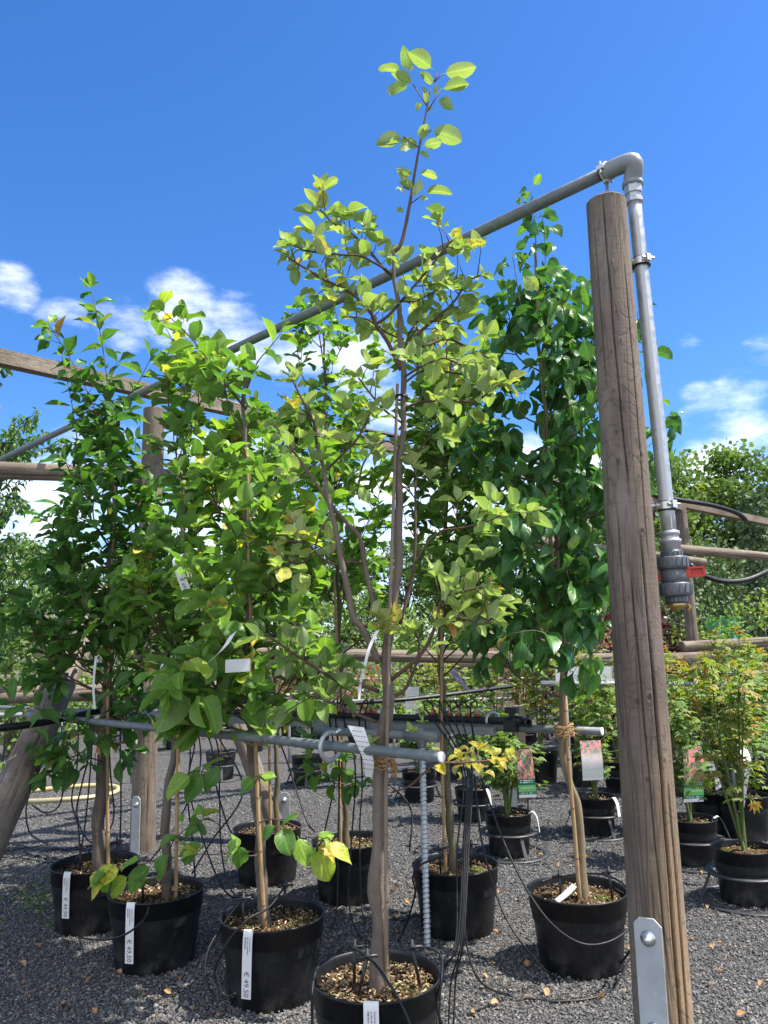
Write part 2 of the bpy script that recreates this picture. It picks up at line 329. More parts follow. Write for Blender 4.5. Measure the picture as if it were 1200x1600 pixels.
def smallphoto():
    m, nt, b = newmat('blossom_print')
    n1 = noise(nt, 7, 2, .5, uvco(nt))
    c = ramp(nt, n1, [(.45, (.03, .04, .045)), (.52, (.10, .13, .09)), (.58, (.75, .72, .45)), (.7, (.85, .82, .65))])
    ln(nt, c, b.inputs['Base Color']); b.inputs['Roughness'].default_value = .4
    m, nt, b = newmat('plum_print')
    c = ramp(nt, noise(nt, 5, 2, .5, uvco(nt), .8), [(.4, (.16, .22, .34)), (.55, (.34, .24, .42)), (.66, (.55, .55, .66))])
    ln(nt, c, b.inputs['Base Color']); b.inputs['Roughness'].default_value = .35
smallphoto()

# ------------------------------------------------------------------ geometry helpers
class Geo:
    def __init__(s): s.v = []; s.f = []; s.uv = []; s.mi = []; s.at = {}; s.n = 0
    def add(s, v, faces, uv=None, mi=0, **attrs):
        v = np.asarray(v, float).reshape(-1, 3); k = len(v)
        for F in (faces if isinstance(faces, list) else [faces]):
            F = np.asarray(F, int)
            if F.size == 0: continue
            s.f.append(F + s.n)
            s.mi.append(np.full(len(F), mi, int))
            s.uv.append(np.asarray(uv, float)[F].reshape(-1, 2) if uv is not None else np.zeros((F.size, 2)))
        s.v.append(v)
        for a in set(s.at) | set(attrs):
            s.at.setdefault(a, [])
            have = sum(len(x) for x in s.at[a])
            if have < s.n: s.at[a].append(np.zeros(s.n - have))
            val = attrs.get(a, 0.0)
            s.at[a].append(np.full(k, val, float) if np.isscalar(val) else np.asarray(val, float))
        s.n += k
    def merge(s, o, mi_off=0):
        for F, u, m in zip(o.f, o.uv, o.mi): s.f.append(F + s.n); s.uv.append(u); s.mi.append(m + mi_off)
        for a in set(s.at) | set(o.at):
            s.at.setdefault(a, []); have = sum(len(x) for x in s.at[a])
            if have < s.n: s.at[a].append(np.zeros(s.n - have))
            s.at[a] += o.at.get(a, [])
            have = sum(len(x) for x in s.at[a])
            if have < s.n + o.n: s.at[a].append(np.zeros(s.n + o.n - have))
        s.v += o.v; s.n += o.n
    def build(s, name, mats, parent=None, loc=None, smooth=True, bevel=0):
        V = np.concatenate(s.v)
        if parent is not None: off = wloc(parent)
        elif loc is not None: off = Vector(loc)
        else: off = Vector(((V[:, 0].min() + V[:, 0].max()) / 2, (V[:, 1].min() + V[:, 1].max()) / 2, V[:, 2].min()))
        V = V - np.array(off)
        me = bpy.data.meshes.new(name)
        nl = sum(F.size for F in s.f); nf = sum(len(F) for F in s.f)
        me.vertices.add(len(V)); me.loops.add(nl); me.polygons.add(nf)
        me.vertices.foreach_set('co', V.ravel())
        me.loops.foreach_set('vertex_index', np.concatenate([F.ravel() for F in s.f]).astype(np.int32))
        tot = np.concatenate([np.full(len(F), F.shape[1]) for F in s.f]); st = np.concatenate([[0], np.cumsum(tot)[:-1]])
        me.polygons.foreach_set('loop_start', st.astype(np.int32))
        me.polygons.foreach_set('material_index', np.concatenate(s.mi).astype(np.int32))
        me.polygons.foreach_set('use_smooth', np.full(nf, bool(smooth)))
        u = me.uv_layers.new(name='UVMap'); u.data.foreach_set('uv', np.concatenate(s.uv).ravel())
        for a, arrs in s.at.items():
            x = np.concatenate(arrs)
            if len(x) < len(V): x = np.concatenate([x, np.zeros(len(V) - len(x))])
            me.attributes.new(a, 'FLOAT', 'POINT').data.foreach_set('value', x.astype(np.float32))
        for m in (mats if isinstance(mats, (list, tuple)) else [mats]): me.materials.append(M[m])
        me.update(calc_edges=True); me.validate()
        o = bpy.data.objects.new(name, me); COL.objects.link(o)
        if parent is not None: o.parent = parent
        else: o.location = off
        if bevel:
            b = o.modifiers.new('bevel', 'BEVEL'); b.width = bevel; b.segments = 2; b.limit_method = 'ANGLE'; b.angle_limit = R(40)
        return o
def wloc(o):
    v = Vector((0, 0, 0))
    while o is not None: v += o.location; o = o.parent
    return v
def tag(o, label, cat, group=None, kind=None):
    if label: o['label'] = label
    if cat: o['category'] = cat
    if group: o['group'] = group
    if kind: o['kind'] = kind
    return o
def thing(name, label, cat, loc, group=None):
    o = bpy.data.objects.new(name, None); COL.objects.link(o); o.location = loc; o.empty_display_size = .1
    return tag(o, label, cat, group)
def copy_tree(o, parent=None):
    c = o.copy(); COL.objects.link(c)
    if parent is not None: c.parent = parent
    for ch in list(o.children): copy_tree(ch, c)
    return c
def smoothpath(pts, n):
    P = [Vector(p) for p in pts]
    if len(P) == 2: return [P[0].lerp(P[1], i / (n - 1)) for i in range(n)]
    d = [0.0]
    for a, b in zip(P, P[1:]): d.append(d[-1] + max((b - a).length, 1e-6))
    out = []; E = [P[0] * 2 - P[1]] + P + [P[-1] * 2 - P[-2]]
    for i in range(n):
        s = d[-1] * i / (n - 1); k = 0
        while k < len(P) - 2 and s > d[k + 1]: k += 1
        t = (s - d[k]) / (d[k + 1] - d[k]); a, b, c, e = E[k:k + 4]
        out.append(.5 * (2 * b + (c - a) * t + (2 * a - 5 * b + 4 * c - e) * t * t + (3 * b - a - 3 * c + e) * t ** 3))
    return out
def tube(g, pts, rad, seg=8, n=None, mi=0, closed=False, cap=True, jitter=0.0, **attrs):
    P = [Vector(p) for p in pts]
    if n: P = smoothpath(P, n)
    k = len(P); A = np.array(P)
    if callable(rad): rr = np.array([rad(i / (k - 1)) for i in range(k)])
    elif np.isscalar(rad): rr = np.full(k, rad)
    else: rr = np.interp(np.linspace(0, 1, k), np.linspace(0, 1, len(rad)), rad)
    if closed: T = np.roll(A, -1, 0) - np.roll(A, 1, 0)
    else: T = np.gradient(A, axis=0)
    T /= np.maximum(np.linalg.norm(T, axis=1, keepdims=True), 1e-9)
    N = np.zeros_like(T); ref = np.array((0, 0, 1.0)) if abs(T[0][2]) < .9 else np.array((1.0, 0, 0))
    n0 = np.cross(T[0], ref); n0 /= np.linalg.norm(n0)
    for i in range(k):
        n0 = n0 - T[i] * np.dot(n0, T[i]); n0 /= max(np.linalg.norm(n0), 1e-9); N[i] = n0
    B = np.cross(T, N)
    a = np.linspace(0, 2 * np.pi, seg + 1); ca, sa = np.cos(a), np.sin(a)
    RR = rr[:, None] * np.ones(seg + 1)
    if jitter:
        j = 1 + jitter * (RNG.random((k, seg)) - .5); RR = RR * np.concatenate([j, j[:, :1]], 1)
    V = A[:, None, :] + RR[..., None] * (N[:, None, :] * ca[None, :, None] + B[:, None, :] * sa[None, :, None])
    L = np.concatenate([[0], np.cumsum(np.linalg.norm(np.diff(A, axis=0), axis=1))])
    off = RNG.random() * 3
    U = np.stack([np.broadcast_to(a[None, :] * np.mean(rr), (k, seg + 1)), np.broadcast_to(L[:, None], (k, seg + 1))], -1) + off
    i, j = np.meshgrid(np.arange(k if closed else k - 1), np.arange(seg), indexing='ij'); i = i.ravel(); j = j.ravel(); i2 = (i + 1) % k
    w = seg + 1
    F = np.stack([i * w + j, i * w + j + 1, i2 * w + j + 1, i2 * w + j], -1)
    at2 = {}
    for q, val in attrs.items(): at2[q] = val
    faces = [F]
    if cap and not closed:
        faces.append(np.arange(seg)[None, ::-1].copy()); faces.append((np.arange(seg) + (k - 1) * w)[None, :])
    g.add(V.reshape(-1, 3), faces, U.reshape(-1, 2), mi, **at2)
def box(g, c, size, rot=None, mi=0):
    h = np.array(size) / 2; q = np.array([(x, y, z) for x in (-1, 1) for y in (-1, 1) for z in (-1, 1)]) * h
    if rot is not None: q = q @ np.array(rot.to_3x3()).T
    idx = [(0, 1, 3, 2), (4, 6, 7, 5), (0, 4, 5, 1), (2, 3, 7, 6), (0, 2, 6, 4), (1, 5, 7, 3)]
    V = []; U = []
    L = sorted(range(3), key=lambda a: -size[a]); lo = np.array([(x, y, z) for x in (-1, 1) for y in (-1, 1) for z in (-1, 1)]) * h
    for f in idx:
        pl = lo[list(f)]; vary = [a for a in range(3) if np.ptp(pl[:, a]) > 1e-9]
        if len(vary) < 2: vary = [0, 1]
        vary.sort(key=lambda a: -size[a])
        for r_, p in zip(f, pl): V.append(q[r_]); U.append((p[vary[1]], p[vary[0]]))
    g.add(np.array(V) + np.array(c), np.arange(24).reshape(6, 4), np.array(U) + 1.7, mi)
def beam(g, a, b, w, h, mi=0):
    a = Vector(a); b = Vector(b); d = b - a; y = d.normalized(); x = y.cross(Vector((0, 0, 1))).normalized(); z = x.cross(y)
    box(g, (a + b) / 2, (w, d.length, h), Matrix((x, y, z)).transposed(), mi)
def lathe(g, c, prof, seg=48, mi=0, axis=None):
    k = len(prof); a = np.linspace(0, 2 * np.pi, seg + 1); pr = np.array(prof, float)
    V = np.stack([pr[:, :1] * np.cos(a), pr[:, :1] * np.sin(a), np.broadcast_to(pr[:, 1:2], (k, seg + 1))], -1)
    if axis is not None: V = V @ np.array(Vector(axis).to_track_quat('Z', 'Y').to_matrix()).T
    L = np.concatenate([[0], np.cumsum(np.linalg.norm(np.diff(pr, axis=0), axis=1))])
    U = np.stack([np.broadcast_to(a * max(pr[:, 0]), (k, seg + 1)), np.broadcast_to(L[:, None], (k, seg + 1))], -1)
    i, j = np.meshgrid(np.arange(k - 1), np.arange(seg), indexing='ij'); i = i.ravel(); j = j.ravel(); w = seg + 1
    g.add(V.reshape(-1, 3) + np.array(c), np.stack([i * w + j, i * w + j + 1, (i + 1) * w + j + 1, (i + 1) * w + j], -1), U.reshape(-1, 2), mi)
def sheet(g, pts, w, side, n=14, mi=0, lift=0.0, v0=0, v1=1):      # ribbon of width w along pts
    P = smoothpath(pts, n); s = Vector(side).normalized() * w / 2
    V = []; U = []
    for i, p in enumerate(P): V += [p - s, p + s]; t = v1 + (v0 - v1) * i / (n - 1); U += [(0, t), (1, t)]
    g.add(np.array(V), np.array([(2 * i, 2 * i + 1, 2 * i + 3, 2 * i + 2) for i in range(n - 1)]), np.array(U), mi)
def textgeo(g, s, size, origin, xdir, ydir, mi=0):
    c = bpy.data.curves.new('writing', 'FONT'); c.body = s; c.size = size; c.resolution_u = 2
    o = bpy.data.objects.new('writing', c); COL.objects.link(o); bpy.context.view_layer.update()
    me = bpy.data.meshes.new_from_object(o.evaluated_get(bpy.context.evaluated_depsgraph_get()))
    X = Vector(xdir).normalized(); Y = Vector(ydir).normalized()
    V = np.array([Vector(origin) + X * v.co.x + Y * v.co.y for v in me.vertices])
    by = {}
    for p in me.polygons: by.setdefault(len(p.vertices), []).append(list(p.vertices))
    g.add(V, [np.array(f) for f in by.values()], None, mi)
    COL.objects.unlink(o); bpy.data.objects.remove(o); bpy.data.curves.remove(c); bpy.data.meshes.remove(me)

# ---- leaves, built in bulk
PROF = {'quince': [(0, .03), (.10, .03), (.14, .40), (.24, .80), (.42, 1), (.62, .93), (.80, .66), (.93, .28), (1, .015)],
        'pear': [(0, .03), (.27, .03), (.31, .42), (.40, .85), (.52, 1), (.68, .86), (.84, .47), (.95, .14), (1, .01)],
        'plum': [(0, .04), (.06, .04), (.12, .30), (.27, .78), (.48, 1), (.68, .82), (.86, .40), (1, .012)],
        'far': [(0, .05), (.15, .1), (.35, .8), (.6, 1), (.85, .45), (1, .02)]}
class Leaves:
    def __init__(s): s.r = []
    def put(s, P, D, N, L, Wd, curl, fold, tone): s.r.append((*P, *D, *N, L, Wd, curl, fold, tone))
    def into(s, g, prof, nc=4, mi=0):
        if not s.r: return
        A = np.array(s.r); n = len(A); P, D, N = A[:, 0:3], A[:, 3:6], A[:, 6:9]; L, Wd, cu, fo, to = A[:, 9:].T
        D = D / np.linalg.norm(D, axis=1, keepdims=True)
        N = N - D * np.sum(N * D, 1, keepdims=True); N /= np.maximum(np.linalg.norm(N, axis=1, keepdims=True), 1e-6)
        Bv = np.cross(N, D)
        pr = np.array(PROF[prof]); t = pr[:, 0]; w = pr[:, 1]; k = len(t); ss = np.linspace(-1, 1, nc + 1)
        ang = -cu[:, None] * t[None, :] ** 1.2
        dt = np.diff(t, prepend=0)
        x = np.cumsum(np.cos(ang) * dt, 1) * L[:, None]; z = np.cumsum(np.sin(ang) * dt, 1) * L[:, None]
        ph = RNG.random(n) * 6.28; wav = (RNG.random(n) * .10 + .02); asym = (RNG.random(n) - .5) * .3
        y = ss[None, None, :] * w[None, :, None] * Wd[:, None, None] * (1 + asym[:, None, None] * ss[None, None, :])
        lift = fo[:, None, None] * np.abs(y) + (wav * L)[:, None, None] * np.sin(7 * t[None, :, None] + ph[:, None, None] + 1.3 * ss[None, None, :]) * (ss ** 2)[None, None, :] * (w[None, :, None] > .2)
        bow = (asym * .35 * L)[:, None] * np.sin(t * 2.6)[None, :]
        up_x = -np.sin(ang); up_z = np.cos(ang)
        X = x[:, :, None] + lift * up_x[:, :, None]; Z = z[:, :, None] + lift * up_z[:, :, None]; Y = y + bow[:, :, None]
        V = P[:, None, None, :] + X[..., None] * D[:, None, None, :] + Y[..., None] * Bv[:, None, None, :] + Z[..., None] * N[:, None, None, :]
        i, j = np.meshgrid(np.arange(k - 1), np.arange(nc), indexing='ij'); i = i.ravel(); j = j.ravel(); q = nc + 1
        F = np.stack([i * q + j, (i + 1) * q + j, (i + 1) * q + j + 1, i * q + j + 1], -1)
        F = (F[None] + (np.arange(n) * k * q)[:, None, None]).reshape(-1, 4)
        U = np.broadcast_to(np.stack(np.meshgrid(t, (ss + 1) / 2, indexing='ij'), -1)[None], (n, k, q, 2)).reshape(-1, 2)
        g.add(V.reshape(-1, 3), F, U, mi, tone=np.repeat(to, k * q))
def rv(a=1.0): return Vector((random.uniform(-a, a), random.uniform(-a, a), random.uniform(-a, a)))
def leaf_at(L, p, d, sp, f=.5, tone=None, size=1.0):
    d = (d + Vector((0, 0, -sp['droop'] * random.uniform(.4, 1.3)))).normalized()
    n = Vector((0, 0, 1)) + rv(sp.get('tilt', .55))
    if sp['prof'] == 'pear': n = Vector((d.x, d.y, .25)) + Vector((0, 0, .6)) + rv(.6)
    l = random.uniform(*sp['len']) * size * (1 - .25 * max(0, f - .7))
    t = random.gauss(sp['tone'], .15) + .3 * max(0, f - .75) * sp.get('young', 1) if tone is None else tone
    if tone is None and random.random() < sp['yellow']: t = random.uniform(.82, .98)
    L.put(p, d, n, l, l * random.uniform(*sp['wid']), random.uniform(*sp['curl']), random.uniform(.08, .85), min(max(t, 0), 1))
def rosette(L, p, ax, k, sp, f=.5, tone=None, size=1.0):
    ax = ax.normalized(); s0 = ax.orthogonal().normalized(); a0 = random.random() * 6.28
    for q in range(k):
        a = a0 + q * 2.4 + random.uniform(-.3, .3); rad = s0 * math.cos(a) + ax.cross(s0) * math.sin(a); e = random.uniform(.45, 1.25)
        leaf_at(L, p, ax * math.cos(e) + rad * math.sin(e), sp, f, tone, size * random.uniform(.75, 1.1))
def grow(L, T, pts, r0, r1, sp, f0=.25, spacing=.034, spur=.3, ros=4, tip=True, size=1.0, tube_it=True, tone=None):
    P = smoothpath(pts, max(8, int(len(pts) * 4)))
    if tube_it: tube(T, P, [r0, r1], 6, mi=1, cap=True, tone=0)
    ln_ = sum((b - a).length for a, b in zip(P, P[1:])); k = max(2, int(ln_ * (1 - f0) / spacing)); a = random.random() * 6.28
    for i in range(k):
        f = f0 + (1 - f0) * (i + random.uniform(0, .8)) / k; x = min(f, .999) * (len(P) - 1); q = int(x); p = P[q].lerp(P[q + 1], x - q); tg = (P[q + 1] - P[q]).normalized()
        a += 2.4 + random.uniform(-.4, .4); s0 = tg.orthogonal().normalized(); rad = s0 * math.cos(a) + tg.cross(s0) * math.sin(a)
        if random.random() < spur:
            e = p + (rad + tg * .3 + Vector((0, 0, .45))).normalized() * random.uniform(.025, .10)
            tube(T, [p, p.lerp(e, .5) + rv(.006), e], [.0022, .0014], 4, mi=1, tone=0); rosette(L, e, e - p, random.randint(min(3, ros + 1), ros + 1), sp, f, tone, size)
        else:
            an = random.uniform(.8, 1.35); leaf_at(L, p, tg * math.cos(an) + rad * math.sin(an), sp, f, tone, size)
    if tip: rosette(L, P[-1], P[-1] - P[-2], ros, sp, 1.0, tone, size * .85)
# ------------------------------------------------------------------ ground
def struct(o): o['kind'] = 'structure'; return o
g = Geo(); g.add([(-400, -60, 0), (400, -60, 0), (400, 900, 0), (-400, 900, 0)], np.array([(0, 1, 2, 3)])); struct(g.build('ground', 'gravel_bed', loc=(0, 0, 0)))

def scatter_gravel():
    n = 230000
    Y = 2.3 + (RNG.random(n) ** 1.5) * 5.2
    X = (RNG.random(n) * 2 - 1) * (.62 * Y + .1)
    sz = .0046 * (0.5 + RNG.random(n) ** 1.5 * 1.05) * (1 + np.maximum(0, Y - 4) * .06)
    base = np.array([(1, 0, 0), (0, 1, 0), (-1, 0, 0), (0, -1, 0), (.1, .1, .8), (-.1, 0, -.7)], float)
    V = base[None] * (1 + (RNG.random((n, 6, 3)) - .5) * .9) * (0.65 + .7 * RNG.random((n, 1, 3)))
    V += (RNG.random((n, 6, 3)) - .5) * .35
    a = RNG.random(n) * 6.28; b = (RNG.random(n) - .5) * 1.6; c, s = np.cos(a), np.sin(a); cb, sb = np.cos(b), np.sin(b)
    x, y, z = V[..., 0], V[..., 1], V[..., 2]
    y, z = y * cb[:, None] - z * sb[:, None], y * sb[:, None] + z * cb[:, None]
    x, y = x * c[:, None] - y * s[:, None], x * s[:, None] + y * c[:, None]
    V = np.stack([x, y, z], -1) * sz[:, None, None]
    V += np.stack([X, Y, sz * (.15 + RNG.random(n) * .75)], -1)[:, None, :]
    F = np.array([(0, 1, 4), (1, 2, 4), (2, 3, 4), (3, 0, 4), (1, 0, 5), (2, 1, 5), (3, 2, 5), (0, 3, 5)])
    F = (F[None] + (np.arange(n) * 6)[:, None, None]).reshape(-1, 3)
    g = Geo(); g.add(V.reshape(-1, 3), F, None, 0, tone=np.repeat(RNG.random(n), 6))
    o = g.build('gravel', 'gravel_stone', loc=(0, 0, 0), smooth=False)
    tag(o, 'dark grey crushed stone gravel lying between the pots', 'gravel', kind='stuff')
scatter_gravel()
def weeds():
    L = Leaves()
    for i in range(420):
        p = hit(random.gauss(62, 38), random.gauss(1405, 22)); p.z = .004
        L.put(p + rv(.01) * .3, Vector((random.uniform(-1, 1), random.uniform(-1, 1), random.uniform(.1, .9))), Vector((0, 0, 1)) + rv(.5), random.uniform(.012, .03), .006, .4, .2, random.random())
    g = Geo(); L.into(g, 'far', 2)
    tag(g.build('ground_weeds', 'far_leaf'), 'low green weeds growing in the gravel left of the pots', 'weeds', kind='stuff')
weeds()
def litter():
    def dry(name):
        L = Leaves(); l = random.uniform(.022, .045)
        L.put(Vector((0, 0, .010)), Vector((1, 0, .15)), Vector((0, 0, 1)) + rv(.3), l, l * .33, random.uniform(-1.0, 1.0), random.uniform(.1, .9), random.random())
        g = Geo(); L.into(g, 'quince', 4); return g.build(name, 'dry_leaf', loc=(0, 0, 0))
    protos = [dry('fallen_leaf') for _ in range(5)]
    spots = [(30, 1512), (42, 1540), (45, 1563), (60, 1487), (140, 1493), (106, 1553), (118, 1592), (152, 1590), (190, 1528), (213, 1558), (222, 1562), (240, 1567), (270, 1558), (283, 1536), (371, 1572), (105, 1572), (240, 1592),
             (622, 1393), (641, 1418), (619, 1458), (645, 1466), (760, 1492), (778, 1400), (780, 1466), (749, 1553), (767, 1576), (772, 1512), (826, 1518), (857, 1424), (975, 1456), (979, 1488), (993, 1490), (972, 1523), (938, 1565), (820, 1563),
             (848, 1552), (1107, 1541), (1115, 1488), (1133, 1484), (1150, 1477), (1131, 1524), (1085, 1470), (1186, 1547), (1149, 1593), (1106, 1432), (1103, 1418), (1190, 1415), (1095, 1400), (922, 1346), (940, 1338), (952, 1346), (858, 1312),
             (873, 1358), (850, 1340), (985, 1330), (1095, 1365), (1150, 1398), (455, 1458), (720, 1380), (735, 1500), (752, 1530), (735, 1590), (792, 1545), (620, 1440), (95, 1385), (30, 1398), (190, 1477), (130, 1545), (40, 1585), (345, 1590), (300, 1585)]
    for i, (px, py) in enumerate(spots):
        o = protos[i] if i < len(protos) else protos[i % len(protos)].copy()
        if i >= len(protos): COL.objects.link(o)
        p = hit(px, py); o.location = (p.x, p.y, .006); o.rotation_euler = (random.uniform(-.3, .3), random.uniform(-.3, .3), random.random() * 6.28); s = random.uniform(.6, 1.05); o.scale = (s, s, s)
        tag(o, 'small dry tan leaf fallen on the dark gravel', 'fallen leaf', 'dry leaves fallen on the gravel')
litter()

# ------------------------------------------------------------------ round timbers, beams
def timber(name, a, b, r0, r1, mat='rail_wood', cracks=(), knots=(), tan=None, parent=None, seg=72, rows=110, wob=.004, loc=None):
    a = Vector(a); b = Vector(b); ax = (b - a).normalized(); mid = (a + b) / 2
    n0 = (CO - mid); n0 = (n0 - ax * n0.dot(ax)).normalized(); b0 = ax.cross(n0)
    if b0.x < 0: b0 = -b0                                    # angle grows to the right as seen from the front
    Ln = (b - a).length; t = np.linspace(0, 1, rows); an = np.linspace(-np.pi, np.pi, seg + 1)
    TT, AA = np.meshgrid(t, an, indexing='ij'); rr = r0 + (r1 - r0) * TT
    ph = RNG.random(6) * 6.28
    rr = rr + wob * (np.sin(TT * Ln * 2.1 + ph[0] + AA) * .5 + np.sin(TT * Ln * 5.3 + ph[1] + 2 * AA) * .3 + np.sin(3 * AA + ph[2] + TT * Ln * 1.1) * .35)
    ck = np.zeros_like(rr); kn = np.zeros_like(rr)
    for (t0, a0, t1, a1, w, dep) in cracks:
        path = a0 + (a1 - a0) * (TT - t0) / (t1 - t0) + .022 * np.sin(TT * Ln * 5 + a0 * 5) + .008 * np.sin(TT * Ln * 23)
        dd = (AA - path + np.pi) % (2 * np.pi) - np.pi
        env = np.clip(np.minimum((TT - t0), (t1 - TT)) / (.12 * (t1 - t0)), 0, 1) if t1 > t0 else 0
        gk = np.exp(-(dd * rr / w) ** 2) * env; rr = rr - dep * gk; ck = np.maximum(ck, gk)
    for (tk, ak, s) in knots:
        d2 = ((AA - ak) * rr) ** 2 + ((TT - tk) * Ln * .8) ** 2
        kn = np.maximum(kn, np.exp(-d2 / (s * .55) ** 2)); ring = np.exp(-((np.sqrt(d2) - s) / (s * .35)) ** 2)
        rr = rr + .0016 * ring - .002 * np.exp(-d2 / (s * .4) ** 2)
    tf = np.zeros_like(rr)
    if tan: tf = np.clip(1 - np.abs(AA - tan[0]) / tan[1], 0, 1) * np.clip((tan[2] - TT) / tan[3] + .0, 0, 1)
    V = np.array(a)[None, None] + TT[..., None] * (Ln * np.array(ax)) + rr[..., None] * (np.cos(AA)[..., None] * np.array(n0) + np.sin(AA)[..., None] * np.array(b0))
    U = np.stack([AA * (r0 + r1) / 2, TT * Ln], -1) + RNG.random() * 4
    i, j = np.meshgrid(np.arange(rows - 1), np.arange(seg), indexing='ij'); i = i.ravel(); j = j.ravel(); w = seg + 1
    F = np.stack([i * w + j, i * w + j + 1, (i + 1) * w + j + 1, (i + 1) * w + j], -1)
    g = Geo(); g.add(V.reshape(-1, 3), F, U.reshape(-1, 2), 0, crack=ck.ravel(), knot=kn.ravel(), tanf=tf.ravel())
    for row, sgn in ((0, -1), (rows - 1, 1)):                  # sawn ends, slightly chamfered
        e = V[row][:-1]; c = e.mean(0); inner = c + (e - c) * .93 + np.array(ax) * sgn * .005; k = len(e)
        vv = np.concatenate([e, inner, (c + np.array(ax) * sgn * .006)[None]])
        q = np.arange(k); q2 = (q + 1) % k
        uu = np.concatenate([(e - c)[:, :2], (inner - c)[:, :2], np.zeros((1, 2))]) + 2
        g.add(vv, [np.stack([q, q2, q2 + k, q + k], -1), np.stack([q + k, q2 + k, np.full(k, 2 * k)], -1)], uu, 0, knot=.12)
    return g.build(name, mat, parent, loc)

# main post with foot plate
YP = 2.2
ptop = at(947, 318, YP); pb = at(1037, 1590, YP); dr = (pb - ptop).normalized(); pbase = ptop + dr * ((0 - ptop.z) / dr.z)
LP = (ptop - pbase).length
post = thing('wooden_post', 'tall round weathered post in front with a long drying crack and steel foot plate', 'post', pbase, 'posts of the timber frame')
def tpx(py): return (at(0 + 990, py, YP) - pbase).dot(-dr) / LP
timber('post_shaft', pbase, ptop, .0755, .0600, 'post_wood',
       cracks=[(-.05, .62, .50, .52, .0034, .012), (.34, .55, .60, .47, .0022, .008), (.62, .10, 1.02, -.18, .0018, .006), (.12, .30, .58, -.12, .0018, .006), (-.02, .92, .34, .86, .0028, .008),
               (.45, -.38, .62, -.46, .0012, .004), (.76, -.62, .97, -.70, .0013, .004), (.55, .78, .93, .70, .0014, .005), (.08, -.05, .25, -.12, .0012, .004)],
       knots=[(tpx(1095), -.16, .011), (tpx(1088), .32, .0095), (tpx(1212), .02, .009), (tpx(560), -.25, .008), (tpx(620), -.25, .008), (tpx(683), -.26, .009), (tpx(728), -.28, .012), (tpx(545), .2, .006), (tpx(835), .55, .008),
              (tpx(935), -.22, .006), (tpx(425), .05, .006), (tpx(315), .28, .006), (tpx(500), .1, .006), (tpx(720), .8, .009), (tpx(1185), .75, .008), (tpx(385), -.5, .006)],
       tan=(.75, 1.15, .42, .22), parent=post, seg=220, rows=420, wob=.0012)
# the plate lies on the post's front face, left of its middle
fn = (CO - (pbase + pb) / 2); fn.z = 0; fn.normalize(); rt = Vector((-fn.y, fn.x, 0)); up = -dr
pl_n = (fn * .97 - rt * .25).normalized(); pl_x = up.cross(pl_n).normalized()
def plate(g, c_top, length, w, th, nrm, xd, upd, cut=.018):
    pts = [(-w / 2, -length), (w / 2, -length), (w / 2, -cut), (w / 2 - cut, 0), (-w / 2 + cut * .8, 0), (-w / 2, -cut * .9)]
    V = [Vector(c_top) + xd * x + upd * y + nrm * z for z in (0, th) for x, y in pts]; k = len(pts)
    g.add(np.array(V), [np.array([list(range(k - 1, -1, -1))]), np.array([list(range(k, 2 * k))]), np.array([(i, (i + 1) % k, k + (i + 1) % k, k + i) for i in range(k)])], np.array([(x, y) for _ in (0, 1) for x, y in pts]))
pc = at(1018, 1420, YP); ax_at = pbase + up * ((pc - pbase).dot(up)); plt = ax_at + pl_n * .0765 - rt * .004
g = Geo(); plate(g, plt, .62, .070, .005, pl_n, pl_x, up); pf = g.build('foot_plate', 'plate_steel', post, smooth=False, bevel=.0012)
for dist in (.048, .262):
    g = Geo(); c = plt - up * dist + pl_n * .005
    lathe(g, c, [(0.0, 0), (.0195, 0), (.0195, .003), (.013, .0035), (.0125, .011), (.0105, .0125), (.0095, .018), (.006, .022), (0, .023)], 20, axis=pl_n); g.build('bolt', 'zinc_bolt', pf)

# second post of the frame on the left, third far right
def frame_post(px, ptopy, Y, base_extra, label, r, plate_px=None, knots=(), pborder=None):
    t = at(px, ptopy, Y); b = Vector((t.x, t.y, 0)); root = thing('wooden_post', label, 'post', b, 'posts of the timber frame')
    timber('post_shaft', b, t, r * 1.04, r * .97, 'shade_wood' , cracks=[(.02, .3, .9, .1, .003, .009), (.3, -.5, .8, -.6, .002, .005)], knots=knots, parent=root, seg=64, rows=140)
    f = (CO - b); f.z = 0; f.normalize()
    if plate_px is not None:
        side = Vector((-f.y, f.x, 0)) * plate_px; n = (f * .85 + side * .53).normalized() ; x = Vector((0, 0, 1)).cross(n).normalized()
        g = Geo(); plate(g, b + n * (r * 1.05) + Vector((0, 0, .34)), .34, .06, .006, n, x, Vector((0, 0, 1))); p = g.build('foot_plate', 'plate_steel', root, smooth=False, bevel=.001)
        g = Geo(); lathe(g, b + n * (r * 1.05 + .006) + Vector((0, 0, .29)), [(0, 0), (.018, 0), (.018, .003), (.011, .004), (.011, .014), (0, .016)], 16, axis=n); g.build('bolt', 'zinc_bolt', p)
    return b, t
bL, tL = frame_post(241, 640, 5.2, 0, 'round timber post behind the second pot from the left', .076, -1, [(.72, -.2, .02), (.86, .3, .02), (.55, .1, .014)])
bR, tR = frame_post(1063, 795, 9.5, 0, 'distant square-cut timber post behind the ball valve', .072)
